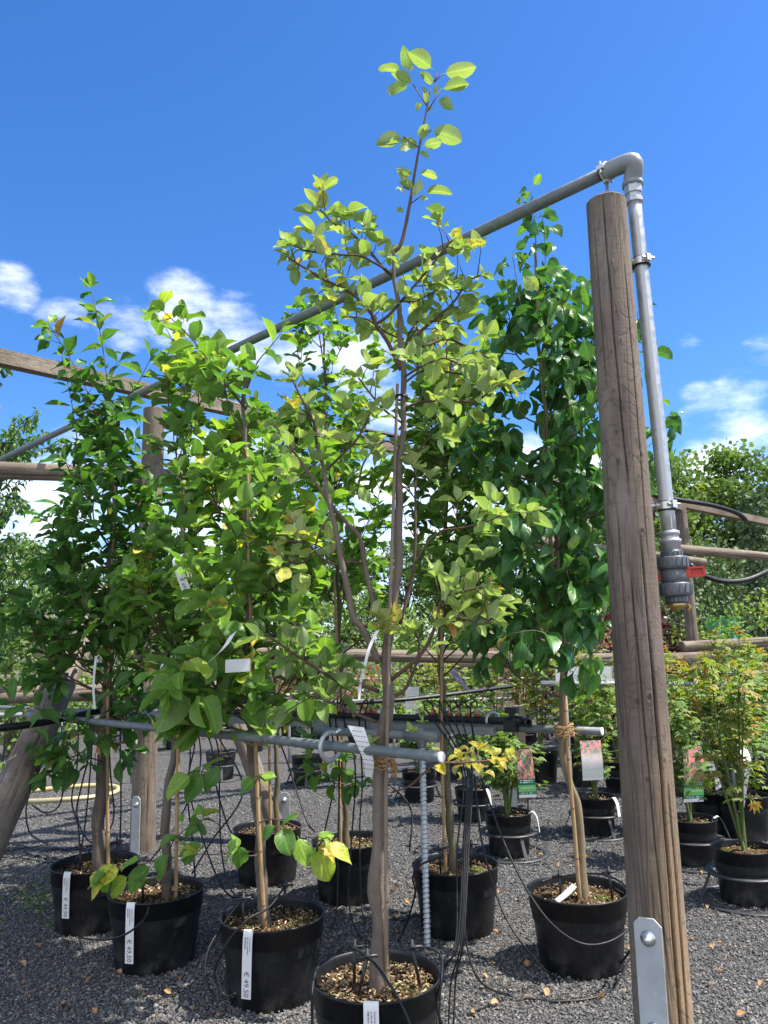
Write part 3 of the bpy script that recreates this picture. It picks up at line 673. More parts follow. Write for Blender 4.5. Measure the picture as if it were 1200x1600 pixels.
# top beams and rails
def beam_thing(a, b, w, h, name, label, cat, group=None, mat='rail_wood'):
    g = Geo(); beam(g, a, b, w, h); o = g.build(name, mat, smooth=False, bevel=.006); tag(o, label, cat, group); return o
dirB = (tR - tL).normalized(); zt = Vector((0, 0, .045))
P0 = at(-40, 550, 3.95)
beam_thing(P0, at(470, 664, 5.95), .075, .085, 'top_beam', 'long sawn beam sloping down from the upper left edge across the left post', 'beam', 'sawn top beams')
beam_thing(at(440, 664, 6.0), at(1062, 792, 9.45), .075, .085, 'top_beam', 'middle sawn beam running behind the tree crowns towards the far right post', 'beam', 'sawn top beams')
beam_thing(at(1030, 781, 9.3), at(1290, 835, 11.0), .10, .085, 'top_beam', 'far sawn beam at the right edge with a black hose on top', 'beam', 'sawn top beams')
def log(a, b, r, label, mat='rail_wood', cr=True):
    o = timber('log_rail', a, b, r, r * .96, mat, cracks=[(.05, -.4, .6, -.5, .004, .008), (.4, .2, .95, .1, .003, .006)] if cr else (), knots=[(random.uniform(.1, .9), random.uniform(-.8, .8), .018) for _ in range(3)], seg=40, rows=90, wob=.006)
    tag(o, label, 'log rail', 'round log rails'); return o
log(at(-60, 733, 4.95), at(420, 752, 5.4), .058, 'upper round log rail bolted across the left timber post')
log(at(-60, 1089, 5.0), at(345, 1076, 5.3), .055, 'low round log rail at left in front of the leaning brace', 'shade_wood')
log(at(395, 1021, 7.1), at(830, 1028, 7.3), .058, 'round log rail passing behind the slim central trunk')
log(at(700, 1036, 8.0), at(1110, 1027, 8.1), .062, 'round log rail ending behind the tall front post among red leaves')
log(at(1066, 1010, 9.0), at(1290, 998, 9.4), .062, 'round log rail at the right edge above the golden maples')
log(at(820, 843, 8.7), at(1100, 879, 9.3), .056, 'upper log rail whose rounded end stops right of the ball valve')
log(at(1056, 858, 9.35), at(1290, 877, 10.2), .060, 'upper log rail at right crossing the far post')
o = timber('timber_brace', at(-45, 1375, 3.15), at(160, 930, 5.1), .078, .070, 'rail_wood', cracks=[(.1, .2, .8, .1, .003, .008)], knots=[(.45, .3, .02), (.2, -.3, .015)], seg=56, rows=120); tag(o, 'thick leaning round brace at the lower left corner', 'brace', 'leaning timber braces')
o = timber('timber_brace', at(285, 895, 5.7), at(431, 1296, 5.25), .062, .060, 'shade_wood', cracks=[(.1, .2, .8, .1, .003, .008)], seg=48, rows=90); tag(o, 'leaning round brace running down behind the third tree to the shaded pot', 'brace', 'leaning timber braces')
# steel foot plate in the gravel behind the shaded pot, and one behind the yellow-leaved twig
def ground_plate(px, py, Y, h, label, post=False):
    t = at(px, py, Y); b = Vector((t.x, t.y, 0)); root = thing('ground_anchor', label, 'ground anchor', b, 'steel ground anchors')
    g = Geo(); plate(g, t, t.z, .075, .006, Vector((0, -1, 0)), Vector((1, 0, 0)), Vector((0, 0, 1)), .02); g.build('anchor_plate', 'plate_steel', root, smooth=False, bevel=.001)
    g = Geo(); lathe(g, t + Vector((0, -.007, -.05)), [(0, 0), (.018, 0), (.018, .003), (.011, .004), (.011, .014), (0, .016)], 16, axis=(0, -1, 0)); g.build('bolt', 'zinc_bolt', root)
    if post:
        g = Geo(); box(g, (t.x + .085, t.y + .02, (t.z + .36) / 2 + .02), (.075, .075, t.z + .32)); g.build('post_stub', 'post_wood', root, smooth=False, bevel=.004)
ground_plate(444, 1238, 5.4, .3, 'grey steel anchor plate standing in gravel behind the shaded pot')
ground_plate(797, 1178, 6.2, .5, 'grey steel anchor plate with wooden stub beside the pink blossom tag', True)
# small fence far left
fr = at(58, 1062, 11.5); root = thing('garden_fence', 'small brown post and rail fence behind the leaves at left', 'fence', (fr.x, fr.y, 0))
g = Geo(); t_ = at(66, 933, 11.5); box(g, (t_.x, t_.y, t_.z / 2), (.125, .125, t_.z)); g.build('fence_post', 'rail_wood', root, smooth=False, bevel=.01)
for (x0, y0, x1, y1) in ((-60, 975, 140, 966), (-60, 1062, 150, 1056)):
    g = Geo(); tube(g, [at(x0, y0, 11.38), at(x1, y1, 11.38)], .055, 12, 6); g.build('fence_rail', 'rail_wood', root)

# ------------------------------------------------------------------ water pipework on the post
zpipe = at(968, 256, YP + .02).z
E0 = hit(972, 257, zpipe); Efar = hit(10, 714, zpipe); dp = (Efar - E0).normalized()
pe = at(988, 285, YP + .03); pv = at(1046, 835, YP + .03); dd_ = (pv - pe).normalized()
pipe = thing('water_pipe', 'galvanised water pipe running overhead and down beside the front post', 'water pipe', (pv.x, pv.y, 0))
corner = E0 - dp * .045
g = Geo(); tube(g, [E0 + dp * .05, Efar + dp * 3.0], .0208, 20, 40); g.build('overhead_pipe', 'dark_galvanised', pipe)
g = Geo(); tube(g, [E0 + dp * .058, E0 + dp * .012, corner.lerp(E0, .25) - Vector((0, 0, .008)), pe.lerp(corner, .55) , pe.lerp(corner, .15) - dd_ * .0, pe + dd_ * .012], .0285, 24, 22)
for c, a in ((E0 + dp * .045, dp), (pe - dd_ * .0, dd_)): lathe(g, c, [(.026, 0), (.0325, .002), (.0325, .014), (.026, .016)], 24, axis=a)
g.build('elbow_fitting', 'dull_galvanised', pipe)
g = Geo(); lathe(g, pe + dd_ * .016, [(.020, 0), (.0285, 0), (.0285, .026), (.0245, .03), (.0245, .042), (.0275, .045), (.0275, .056), (.021, .058)], 8, axis=dd_); g.build('pipe_nut', 'bright_galvanised', pipe, smooth=False)
g = Geo(); tube(g, [pe + dd_ * .06, pv], .0212, 24, 16); lathe(g, pv - dd_ * .01, [(.0232, 0), (.029, .002), (.029, .012), (.0255, .014), (.0255, .024), (.031, .026), (.031, .034), (.028, .036), (.028, .062), (.02, .063)], 24, axis=dd_); g.build('down_pipe', 'bright_galvanised', pipe)
def clamp(name, c, axd, toward, r, label, rodlen):
    root = thing(name, label, 'pipe clamp', c, 'pipe clamps on the front post')
    g = Geo(); lathe(g, c - axd * .014, [(r, 0), (r + .006, 0), (r + .006, .028), (r, .028)], 28, axis=axd); g.build('rubber_lining', 'black_rubber', root)
    g = Geo(); lathe(g, c - axd * .0105, [(r + .004, 0), (r + .0085, 0), (r + .0085, .021), (r + .004, .021)], 28, axis=axd)
    s = axd.cross(toward).normalized(); m3 = Matrix((s, axd, toward)).transposed()
    for q in (-1, 1):
        box(g, c + s * q * (r + .014), (.016, .022, .014), m3); tube(g, [c + s * q * (r + .016) - toward * .02, c + s * q * (r + .016) + toward * .02], .0042, 8)
    g.build('clamp_band', 'zinc_bolt', root, smooth=False)
    g = Geo(); tube(g, [c + toward * (r + .004), c + toward * (r + rodlen)], .0055, 10); lathe(g, c + toward * (r + .004), [(.011, 0), (.011, .012), (0, .0121)], 6, axis=toward); g.build('threaded_rod', 'zinc_bolt', root)
cq = at(934, 270, YP + .02); cq = E0 + dp * ((cq - E0).dot(dp)); clamp('pipe_clamp', cq, dp, Vector((0, 0, -1)), .0208, 'steel pipe clamp holding the overhead pipe above the post top', max(.03, cq.z - ptop.z - .02))
for py, lab in ((411, 'upper steel clamp fixing the down pipe to the front post'), (791, 'lower steel clamp fixing the down pipe beside the front post')):
    c = at(987 + (py - 275) * (58 / 560), py, YP + .03); c = pe + dd_ * ((c - pe).dot(dd_)); axp = pbase + up * ((c - pbase).dot(up)); tw = (axp - c).normalized(); clamp('pipe_clamp', c, dd_, tw, .0212, lab, max(.02, (axp - c).length - .0212 - .062))
# ball valve
pvx = pv + dd_ * .048
valve = thing('ball_valve', 'grey plastic ball valve with red handle hanging on the down pipe', 'valve', pvx)
def vl(name, prof, mat, ribs=0, rr=.0, h0=0, h1=0, parent=None, seg=40):
    g = Geo(); lathe(g, pvx, prof, seg, axis=dd_)
    Q = np.array(dd_.to_track_quat('Z', 'Y').to_matrix())
    for i in range(ribs):
        a = 6.283 * i / ribs; m3 = Matrix(Q) @ Matrix.Rotation(a, 3, 'Z')
        box(g, pvx + m3 @ Vector((rr, 0, (h0 + h1) / 2)), (.005, .0085, h1 - h0), m3)
    return g.build(name, mat, parent or valve, smooth=True)
K = .00182
vl('reducer', [(.02, 0), (.028, 0), (.0285, .018), (.02, .019)], 'grey_plastic', 14, .0285, .003, .016)
vl('union_nut', [(.02, .018), (.041, .0185), (.0435, .022), (.0435, .050), (.041, .054), (.02, .0545)], 'grey_plastic', 16, .0435, .024, .047)
vl('valve_body', [(.03, .05), (.0365, .0505), (.0365, .100), (.03, .1005)], 'grey_plastic')
vl('union_nut', [(.02, .094), (.043, .0945), (.0455, .098), (.0455, .128), (.043, .132), (.02, .1325)], 'grey_plastic', 16, .0455, .100, .125)
vl('pipe_stub', [(.02, .131), (.0285, .1315), (.0275, .152), (.02, .1525)], 'grey_plastic', 18, .028, .134, .148)
vf = (CO - pvx); vf = (vf - dd_ * vf.dot(dd_)).normalized(); vr = vf.cross(dd_).normalized()
if vr.x < 0: vr = -vr
hm = Matrix((vr, dd_, vf)).transposed()
g = Geo(); hc = pvx + dd_ * .066
box(g, hc + vr * .040, (.014, .030, .022), hm); box(g, hc + vr * .062 - dd_ * .012, (.046, .006, .026), hm); box(g, hc + vr * .064 + dd_ * .012, (.040, .006, .026), hm); box(g, hc + vr * .082, (.006, .022, .026), hm); box(g, hc + vr * .062, (.036, .020, .004), hm)
box(g, hc - vr * .041 + dd_ * .008, (.012, .020, .016), hm); g.build('valve_handle', 'red_plastic', valve, smooth=False, bevel=.0015)
g = Geo(); mk = pvx + dd_ * .074 + vf * .0367 - vr * .004
cir = [mk + vr * (.0095 * math.cos(t)) + dd_ * (.0095 * math.sin(t)) for t in np.linspace(0, 6.283, 25)[:-1]]; tube(g, cir, .0007, 5, closed=True)
for q in (-.003, .0005, .004): tube(g, [mk - vr * .005 + dd_ * q, mk + vr * .005 + dd_ * q], .0007, 5)
g.build('valve_emblem', 'dull_galvanised', valve)
g = Geo(); lathe(g, pvx, [(.012, .150), (.024, .1505), (.026, .156), (.026, .163), (.018, .164), (.018, .172), (.012, .1721)], 32, axis=dd_)
for q in (-1, 1):
    b0 = pvx + vr * q * .026 + dd_ * .159; tube(g, [b0 - vr * q * .006, b0 + vr * q * .006, b0 + vr * q * .007 + dd_ * .010, b0 + vr * q * .001 + dd_ * .015], .0042, 8, 12)
g.build('hose_coupling', 'brass', valve)
# ------------------------------------------------------------------ tie pipes, irrigation
ZP1, ZP2 = .93, .87
a1 = hit(689, 1183, ZP1); b1 = hit(112, 1124, ZP1); d1 = (a1 - b1).normalized()
def tie_pipe(a, b, r, label, parts=()):
    root = thing('tie_pipe', label, 'pipe', b); g = Geo(); tube(g, [b, a], r, 24, 30); g.build('pipe_tube', 'dark_galvanised', root)
    d = (a - b).normalized(); g = Geo(); lathe(g, a, [(r * .98, 0), (r * .98, .004), (r * .8, .005), (0, .005)], 24, axis=d); g.build('end_cap', 'paper_white', root); return root, d
tie_pipe(a1, b1 - d1 * .55, .0150, 'front galvanised tie pipe lashed to the slim central trunk')
a2 = hit(940, 1143, ZP2); b2 = hit(485, 1125, ZP2); d2 = (a2 - b2).normalized()
far2 = b2 - d2 * 3.2
tie_pipe(a2, far2, .0165, 'rear galvanised tie pipe ending at the pear tree on the right')
def along2(px):                       # point of the rear pipe seen at photo column px
    lo, hi = 0.0, (a2 - far2).length
    for _ in range(40):
        m = (lo + hi) / 2; p = far2 + d2 * m; q = CR.transposed() @ (p - CO); x = 600 + FPX * q.x / -q.z
        lo, hi = (m, hi) if x < px else (lo, m)
    return far2 + d2 * lo
# distribution pipe with red nozzles lying on top of the rear pipe, and channel below
side2 = d2.cross(Vector((0, 0, 1))).normalized()
if side2.y > 0: side2 = -side2                                 # towards the camera
mroot = thing('drip_manifold', 'black irrigation pipe with red nozzles lying along the rear tie pipe', 'irrigation pipe', along2(600) + Vector((0, 0, .03)))
mo = side2 * .010 + Vector((0, 0, .031))
g = Geo(); tube(g, [along2(262) + mo, along2(815) + mo], .0145, 18, 30); g.build('feed_pipe', 'black_rubber', mroot)
g = Geo(); beam(g, along2(240) + side2 * .038 - Vector((0, 0, .012)), along2(779) + side2 * .038 - Vector((0, 0, .012)), .03, .034); g.build('cable_channel', 'dull_galvanised', mroot, smooth=False, bevel=.003)
NOZ = [300, 308, 316, 326, 334, 440, 530, 540, 552, 577, 586, 679, 692, 705, 719, 734, 748]
for px in NOZ:
    p = along2(px) + mo + Vector((0, 0, .013)); g = Geo(); lathe(g, p, [(.0, 0), (.0155, 0), (.0155, .008), (.010, .012), (.006, .013)], 14); nz = g.build('nozzle', 'nozzle_red', mroot)
    g = Geo(); lathe(g, p, [(.0062, .011), (.0062, .026), (.0045, .028), (.0045, .034), (0, .035)], 12); g.build('nozzle_tip', 'copper_nozzle', nz)
vroot = thing('valve_tee', 'black plastic end fitting clamped on the rear tie pipe', 'pipe fitting', along2(805) + mo)
p = along2(803) + mo; g = Geo(); lathe(g, p - d2 * .02, [(.02, 0), (.022, 0), (.022, .05), (.02, .051)], 20, axis=d2); lathe(g, p + d2 * .03, [(0, 0), (.022, 0), (.022, .012), (.017, .014), (.017, .05), (.020, .052), (.020, .066), (.013, .067)], 20, axis=(d2 + side2 * .5)); g.build('tee_body', 'pot_mid_black', vroot)
g = Geo(); m3 = Matrix((d2, side2, Vector((0, 0, 1)))).transposed(); box(g, p + Vector((0, 0, .045)), (.055, .03, .026), m3); box(g, p + Vector((0, 0, .025)), (.022, .022, .03), m3); box(g, p - Vector((0, 0, .02)) + side2 * .01, (.06, .045, .05), m3); g.build('clip_block', 'pot_mid_black', vroot, smooth=False, bevel=.003)
# ring bolts
def ring(p, axd, r, th, label):
    root = thing('ring_shackle', label, 'shackle', p, 'shackles on the tie pipes'); u = axd.orthogonal().normalized(); w = axd.cross(u)
    g = Geo(); tube(g, [p + u * (r * math.cos(t)) + w * (r * math.sin(t)) for t in np.linspace(.5, 5.9, 30)], th, 10); g.build('ring_bar', 'bright_galvanised', root)
    g = Geo(); tube(g, [p + u * r * .9 + w * r * .45, p + u * r * 1.6 + w * r * .2], th * .9, 10); g.build('threaded_end', 'zinc_bolt', root)
q1 = hit(516, 1166, ZP1); ring(q1, (d1 + Vector((.25, -.2, .0))).normalized(), .042, .0075, 'galvanised ring shackle round the front tie pipe')
ring(along2(772) + mo, (d2 + side2 * .5).normalized(), .034, .007, 'dark ring shackle beside the black end fitting')
# twisted steel stake with a tee on top
sb = hit(668, 1480); st = along2(664) - Vector((0, 0, .055)); st = at(659, 1150, sb.y + .12)
sroot = thing('steel_stake', 'twisted ribbed galvanised stake standing behind the front pot', 'stake', sb)
g = Geo(); n = 400; ax = (st - sb); V = []; U = []
xa = Vector((1, 0, 0)); ya = Vector((0, 1, 0))
for i in range(n):
    t = i / (n - 1); c = sb + ax * t; tooth = ((t * 44) % 1.0)
    for k_, a in enumerate(np.linspace(0, 2 * math.pi, 17)):
        tt = (t * 44 + .28 * abs(math.sin(a * .5 + .2))) % 1.0; r_ = .0115 + .0055 * (1 - tt) ** 1.5
        V.append(c + xa * (r_ * math.cos(a)) + ya * (r_ * math.sin(a))); U.append((a * .01, t))
w = 17; i, j = np.meshgrid(np.arange(n - 1), np.arange(16), indexing='ij'); i = i.ravel(); j = j.ravel()
g.add(np.array(V), np.stack([i * w + j, i * w + j + 1, (i + 1) * w + j + 1, (i + 1) * w + j], -1), np.array(U)); g.build('stake_shaft', 'bright_galvanised', sroot)
g = Geo(); tube(g, [st - Vector((0, 0, .05)), st + Vector((0, 0, .035))], .021, 18); tube(g, [st - d2 * .085, st + d2 * .085], .025, 18); g.build('tee_joint', 'dull_galvanised', sroot)
st2 = at(594, 1152, sb.y + .2)
g = Geo(); tube(g, [st - d2 * .08, st - d2 * .62], .019, 16); g.build('stub_pipe', 'dull_galvanised', sroot)
# thick black supply hoses
def hose(name, pts, r, label, cat='hose', mat='hose_black', group=None, n=60, seg=8):
    g = Geo(); tube(g, pts, r, seg, n); o = g.build(name, mat); tag(o, label, cat, group); return o
P_ = lambda L: [at(x, y, Y) for x, y, Y in L]
hose('supply_hose', P_([(-40, 1142, 3.4), (60, 1130, 3.6), (150, 1112, 3.9), (215, 1100, 4.2), (300, 1096, 4.6), (420, 1096, 5.0)]), .016, 'thick black supply hose lying across the left branches')
hose('supply_hose', P_([(470, 1108, 5.2), (560, 1098, 5.3), (640, 1092, 5.4), (725, 1082, 5.6), (800, 1072, 5.9)]), .015, 'thick black supply hose behind the central trunk')
hose('supply_hose', P_([(-30, 719, 7.0), (270, 612, 5.8), (330, 622, 5.9), (430, 645, 6.2), (550, 668, 6.6), (700, 698, 7.3), (850, 726, 8.0), (985, 768, 8.9)])[1:], .022, 'black hose fixed under the middle sawn beam')
hose('supply_hose', P_([(1000, 770, 9.0), (1060, 781, 9.2), (1110, 789, 9.5), (1150, 801, 9.8), (1165, 812, 10.0)]), .030, 'black hose on top of the far beam at right')
hose('supply_hose', P_([(1078, 882, 5.0), (1100, 899, 5.0), (1130, 908, 5.05), (1165, 906, 5.1), (1200, 892, 5.15), (1250, 866, 5.2)]), .017, 'black hose hanging in a curve right of the ball valve')
yr = hit(100, 1238); 
hose('garden_hose', P_([(20, 1252, 6.2), (60, 1252, 6.3), (130, 1247, 6.5), (175, 1240, 6.7), (184, 1231, 6.95), (160, 1227, 7.05), (100, 1230, 7.0), (40, 1237, 6.9)]), .020, 'looped yellow garden hose lying on the gravel at left', 'garden hose', 'yellow_hose')
# thin drip hoses
G_ = lambda px, py: (lambda p: Vector((p.x, p.y, .008)))(hit(px, py))
def drip(pts, label, group='thin black drip hoses', r=.0042): return hose('drip_hose', pts, r, label, 'drip hose', 'hose_black', group, max(24, len(pts) * 10), 6)
tip2 = lambda px: along2(px) + mo + Vector((0, 0, .052))
LBL_C = 'thin black drip hose hanging from the nozzles right of the central trunk'
for k, (px, tx, ty) in enumerate(((679, 684, 1590), (692, 694, 1600), (705, 690, 1600), (719, 708, 1612), (734, 716, 1600))):
    t = tip2(px); e = hit(tx, ty); m = t + side2 * .10
    drip([t, t + Vector((.0, 0, .028)) + side2 * .03, t + Vector((0, 0, .005)) + side2 * .075, at(721 + k * 4, 1200, 3.2 - .04 * k), at(720 + k * 3 - (k == 0) * 6, 1330, 3.05 - .05 * k), at(712 + k * 3, 1470, 2.9 - .05 * k), Vector((e.x, e.y, .15)), Vector((e.x - .02, e.y - .05, .01))], LBL_C, r=.0034)
drip([tip2(748), tip2(748) + Vector((.0, 0, .03)), tip2(748) + side2 * .06, at(745, 1180, 3.3), at(760, 1240, 3.2), at(800, 1345, 3.05), at(850, 1430, 2.95), at(905, 1473, 2.93), at(955, 1470, 2.95), at(990, 1440, 3.05), at(984, 1405, 3.2), at(960, 1388, 3.27)], 'drip hose looping in front of the right-hand black pot and over its rim')
drip([at(741, 1210, 3.35), at(752, 1310, 3.2), at(780, 1410, 3.1), at(820, 1480, 3.0), G_(870, 1532), G_(925, 1530), G_(962, 1516), at(992, 1470, 3.0), at(994, 1420, 3.1), at(978, 1385, 3.2), at(940, 1366, 3.33), at(880, 1368, 3.36), at(845, 1378, 3.3)], 'drip hose curving under the right-hand black pot beside the front post')
drip([at(724, 1400, 2.95), at(730, 1480, 2.9), at(752, 1535, 2.85), G_(800, 1560), G_(860, 1568), G_(925, 1563), G_(960, 1545), G_(985, 1500)], 'drip hose lying on the gravel in front of the right-hand pot')
LBL_L = 'thin black drip hose hanging in a bundle behind the far left tree'
for (x0, y0, Y0, pts) in ((140, 1118, 4.3, [(138, 1180, 4.2), (128, 1225, 4.2), (120, 1270, 4.2), (135, 1310, 4.1), (170, 1330, 4.0)]), (100, 1122, 4.4, [(96, 1180, 4.3), (62, 1210, 4.3), (42, 1255, 4.3), (46, 1300, 4.2), (75, 1320, 4.1)]),
                          (146, 1119, 4.3, [(142, 1190, 4.2), (136, 1260, 4.1), (128, 1320, 4.0), (118, 1345, 3.9)]), (95, 1124, 4.4, [(100, 1200, 4.3), (94, 1255, 4.25), (72, 1270, 4.25), (50, 1258, 4.25)]), (170, 1125, 4.2, [(172, 1200, 4.2), (178, 1270, 4.2), (170, 1300, 4.1), (160, 1330, 3.9)]),
                          (188, 1128, 4.2, [(188, 1190, 4.2), (189, 1260, 4.2), (187, 1322, 4.1)]), (123, 1122, 4.3, [(120, 1200, 4.25), (112, 1250, 4.2), (122, 1290, 4.1), (125, 1335, 3.95)])):
    drip([at(x0, y0, Y0)] + P_(pts), LBL_L)
LBL_M = 'thin black drip hose crossing between the second and third pots from the left'
for (px, pts) in ((300, [(297, 1170, 4.4), (293, 1240, 4.2), (302, 1330, 3.9), (306, 1400, 3.7)]), (308, [(304, 1160, 4.4), (294, 1220, 4.2), (310, 1290, 3.9), (350, 1390, 3.5), (395, 1402, 3.3)]), (316, [(312, 1160, 4.5), (310, 1210, 4.3), (275, 1290, 3.9), (235, 1345, 3.7)]),
                  (326, [(330, 1165, 4.5), (336, 1220, 4.3), (356, 1290, 4.1), (372, 1310, 4.0)]), (334, [(340, 1165, 4.5), (343, 1250, 4.3), (346, 1330, 4.0), (362, 1392, 3.7), (400, 1410, 3.4)]), (334, [(346, 1160, 4.5), (380, 1235, 4.1), (330, 1315, 3.9), (300, 1365, 3.7)])):
    drip([tip2(px), tip2(px) + Vector((.01, 0, .03)) + side2 * .03, tip2(px) + side2 * .07 - Vector((0, 0, .05))] + P_(pts), LBL_M)
LBL_F = 'thin black drip hose hanging behind the central trunk over a shaded pot'
for (px, pts) in ((440, [(452, 1200, 4.3), (478, 1280, 4.2), (492, 1300, 4.15)]), (530, [(525, 1200, 4.1), (508, 1295, 4.0), (495, 1330, 3.95)]), (540, [(530, 1190, 4.0), (528, 1320, 3.85), (525, 1430, 3.75), (500, 1470, 3.6)]), (552, [(555, 1200, 4.0), (548, 1330, 3.8), (545, 1410, 3.75), (560, 1460, 3.6), (585, 1475, 3.5)]),
                  (577, [(566, 1220, 4.0), (562, 1300, 3.95), (566, 1420, 3.8), (580, 1455, 3.7)]), (586, [(585, 1200, 3.9), (640, 1260, 3.9), (640, 1330, 3.8)])):
    drip([tip2(px), tip2(px) + Vector((.01, 0, .03)) + side2 * .03, tip2(px) + side2 * .07 - Vector((0, 0, .05))] + P_(pts), LBL_F)
drip([G_(-30, 1360), G_(40, 1348), G_(90, 1340), G_(130, 1330), G_(170, 1335)], 'drip hose trailing over the gravel to the far left pot')
drip([G_(-30, 1330), G_(20, 1338), G_(70, 1338), G_(120, 1326), G_(165, 1322)], 'second drip hose trailing over the gravel at far left')
for k, (ya, yb) in enumerate(((1345, 1318), (1352, 1326), (1362, 1330), (1340, 1344), (1318, 1336), (1372, 1322))):
    drip([G_(-40, ya), G_(10 + 7 * k, (ya + yb) / 2 + 4 * math.sin(k)), G_(60 + 5 * k, yb + 6), G_(100 + 6 * k, yb + 2 * k), G_(150 + 8 * k, yb - 6)], 'thin black drip hose lying tangled on the gravel left of the far left pot', 'drip hoses lying on the gravel')
drip([at(235, 1410, 3.25), at(222, 1440, 3.05), at(180, 1466, 3.15), G_(125, 1468), G_(98, 1450)], 'drip hose hanging across the far left pot in a loose curve')
drip([G_(585, 1395), G_(620, 1440), G_(650, 1432), G_(660, 1440), G_(665, 1452)], 'drip hose lying in a loop behind the central trunk')
drip([at(690, 1338, 3.5), at(660, 1350, 3.45), at(645, 1370, 3.45), at(648, 1400, 3.5), G_(625, 1470), G_(600, 1485)], 'drip hose leaving the pot beside the twisted stake')

# ------------------------------------------------------------------ pots
def pot_prof(R_, h): k = R_ / .19; return [(0, .004), (.148 * k, .004), (.152 * k, 0), (.156 * k, .004), (.176 * k, h * .735), (.1765 * k, h * .745), (.184 * k, h * .75), (.187 * k, h * .96), (.1895 * k, h * .962), (.192 * k, h * .98), (.192 * k, h * .993), (.1895 * k, h), (.186 * k, h * .995), (.184 * k, h * .96), (.180 * k, h * .72), (.176 * k, h * .6)]
def soil_disc(R_, z, seed, n=26, seg=56, amp=.010):
    r = np.linspace(0, 1, n); a = np.linspace(0, 2 * np.pi, seg + 1); RR, AA = np.meshgrid(r, a, indexing='ij')
    X = RR * R_ * np.cos(AA); Y = RR * R_ * np.sin(AA); s = seed * 1.7
    Z = z + amp * (np.sin(X * 23 + s) * np.cos(Y * 27 + s * 2) + .6 * np.sin(X * 61 + Y * 43 + s)) + .012 * (1 - RR) + (RNG.random(X.shape) - .5) * .008
    Z[:, -1] = Z[:, 0]; Z[0, :] = Z[0, 0]
    g = Geo(); w = seg + 1; i, j = np.meshgrid(np.arange(n - 1), np.arange(seg), indexing='ij'); i = i.ravel(); j = j.ravel()
    g.add(np.stack([X, Y, Z], -1).reshape(-1, 3), np.stack([i * w + j, i * w + j + 1, (i + 1) * w + j + 1, (i + 1) * w + j], -1), np.stack([X, Y], -1).reshape(-1, 2)); return g
def add_chips(g, R_, z, k):
    n = k; r = np.sqrt(RNG.random(n)) * R_ * .97; a = RNG.random(n) * 6.28; L = .004 + RNG.random(n) ** 2 * .014; wd = .0012 + RNG.random(n) * .002; b = RNG.random(n) * 6.28; tl = (RNG.random(n) - .4) * 1.1
    c = np.stack([r * np.cos(a), r * np.sin(a), z + .010 + RNG.random(n) * .012], -1); d = np.stack([np.cos(b) * np.cos(tl), np.sin(b) * np.cos(tl), np.sin(tl)], -1) * (L / 2)[:, None]; s = np.stack([-np.sin(b), np.cos(b), RNG.random(n) - .5], -1) * wd[:, None]
    V = np.stack([c - d - s, c + d - s, c + d + s, c - d + s], 1).reshape(-1, 3); g.add(V, np.arange(4 * n).reshape(n, 4), None, 1, tone=np.repeat(RNG.random(n), 4))
def make_pot(root, R_, h, tilt=(0, 0), chips=900, moss=0):
    g = Geo(); lathe(g, wloc(root), pot_prof(R_, h), 72); p = g.build('pot', 'pot_plastic', root)
    g = soil_disc(R_ * .945, h * .83, random.random() * 9); add_chips(g, R_ * .94, h * .83, chips)
    g.v = [v + np.array(wloc(root)) for v in g.v]; s = g.build('soil', ['potting_soil', 'soil_chip'], root)
    return p
def price_label(pot, root, ang, R_, h, price, length=.20, w=.036, shift=0.0):
    # white loop label bent over the rim; the print runs down the strip
    b = wloc(root); k = R_ / .19; o = Vector((math.cos(ang), math.sin(ang), 0)); s = Vector((-math.sin(ang), math.cos(ang), 0)); z = Vector((0, 0, 1)); e = .0035
    P = [b + o * (.178 * k) + z * (h - .03), b + o * (.186 * k) + z * (h + .004), b + o * (.191 * k) + z * (h + .006), b + o * (.197 * k) + z * (h - .012) + s * shift * .1, b + o * (.1945 * k + e) + z * (h * .74) + s * shift * .4, b + o * (.191 * k + e) + z * (h - .015 - length) + s * shift]
    g = Geo(); sheet(g, P, w, s, 26)
    t0 = P[4]; t1 = P[5]; dn = (t1 - t0).normalized(); nrm = s.cross(dn);
    if nrm.dot(o) < 0: nrm = -nrm
    rgt = s if (s.dot(Vector((1, 0, 0))) > 0) else -s
    lb = g.build('price_label', 'paper_white', pot); g = Geo()
    if price:
        textgeo(g, price, .026, t1 - dn * .088 + nrm * .0012 - rgt * .009, dn, rgt, 0); g.build('price', 'label_ink', lb, smooth=False); g = Geo()
    top = b + o * (.2005 * k) + z * (h - .013); d2_ = (t0 - top).normalized(); n2_ = s.cross(d2_); n2_ = n2_ if n2_.dot(o) > 0 else -n2_
    for row, (ln1, sz) in enumerate(((.05, .0021), (.062, .0026), (.034, .0036))):              # fine unreadable print, three short lines
        x = (.010 - row * .009); q = 0.004
        while q < ln1:
            l_ = random.uniform(.002, .007); c = top + d2_ * (q + l_ / 2) + rgt * x + n2_ * .0016; V = [c + d2_ * a * l_ / 2 + rgt * bb * sz / 2 for a, bb in ((-1, -1), (1, -1), (1, 1), (-1, 1))]
            g.add(np.array(V), np.array([(0, 1, 2, 3)])); q += l_ + random.uniform(.0012, .003)
    g.build('print', 'label_ink', lb, smooth=False); return lb
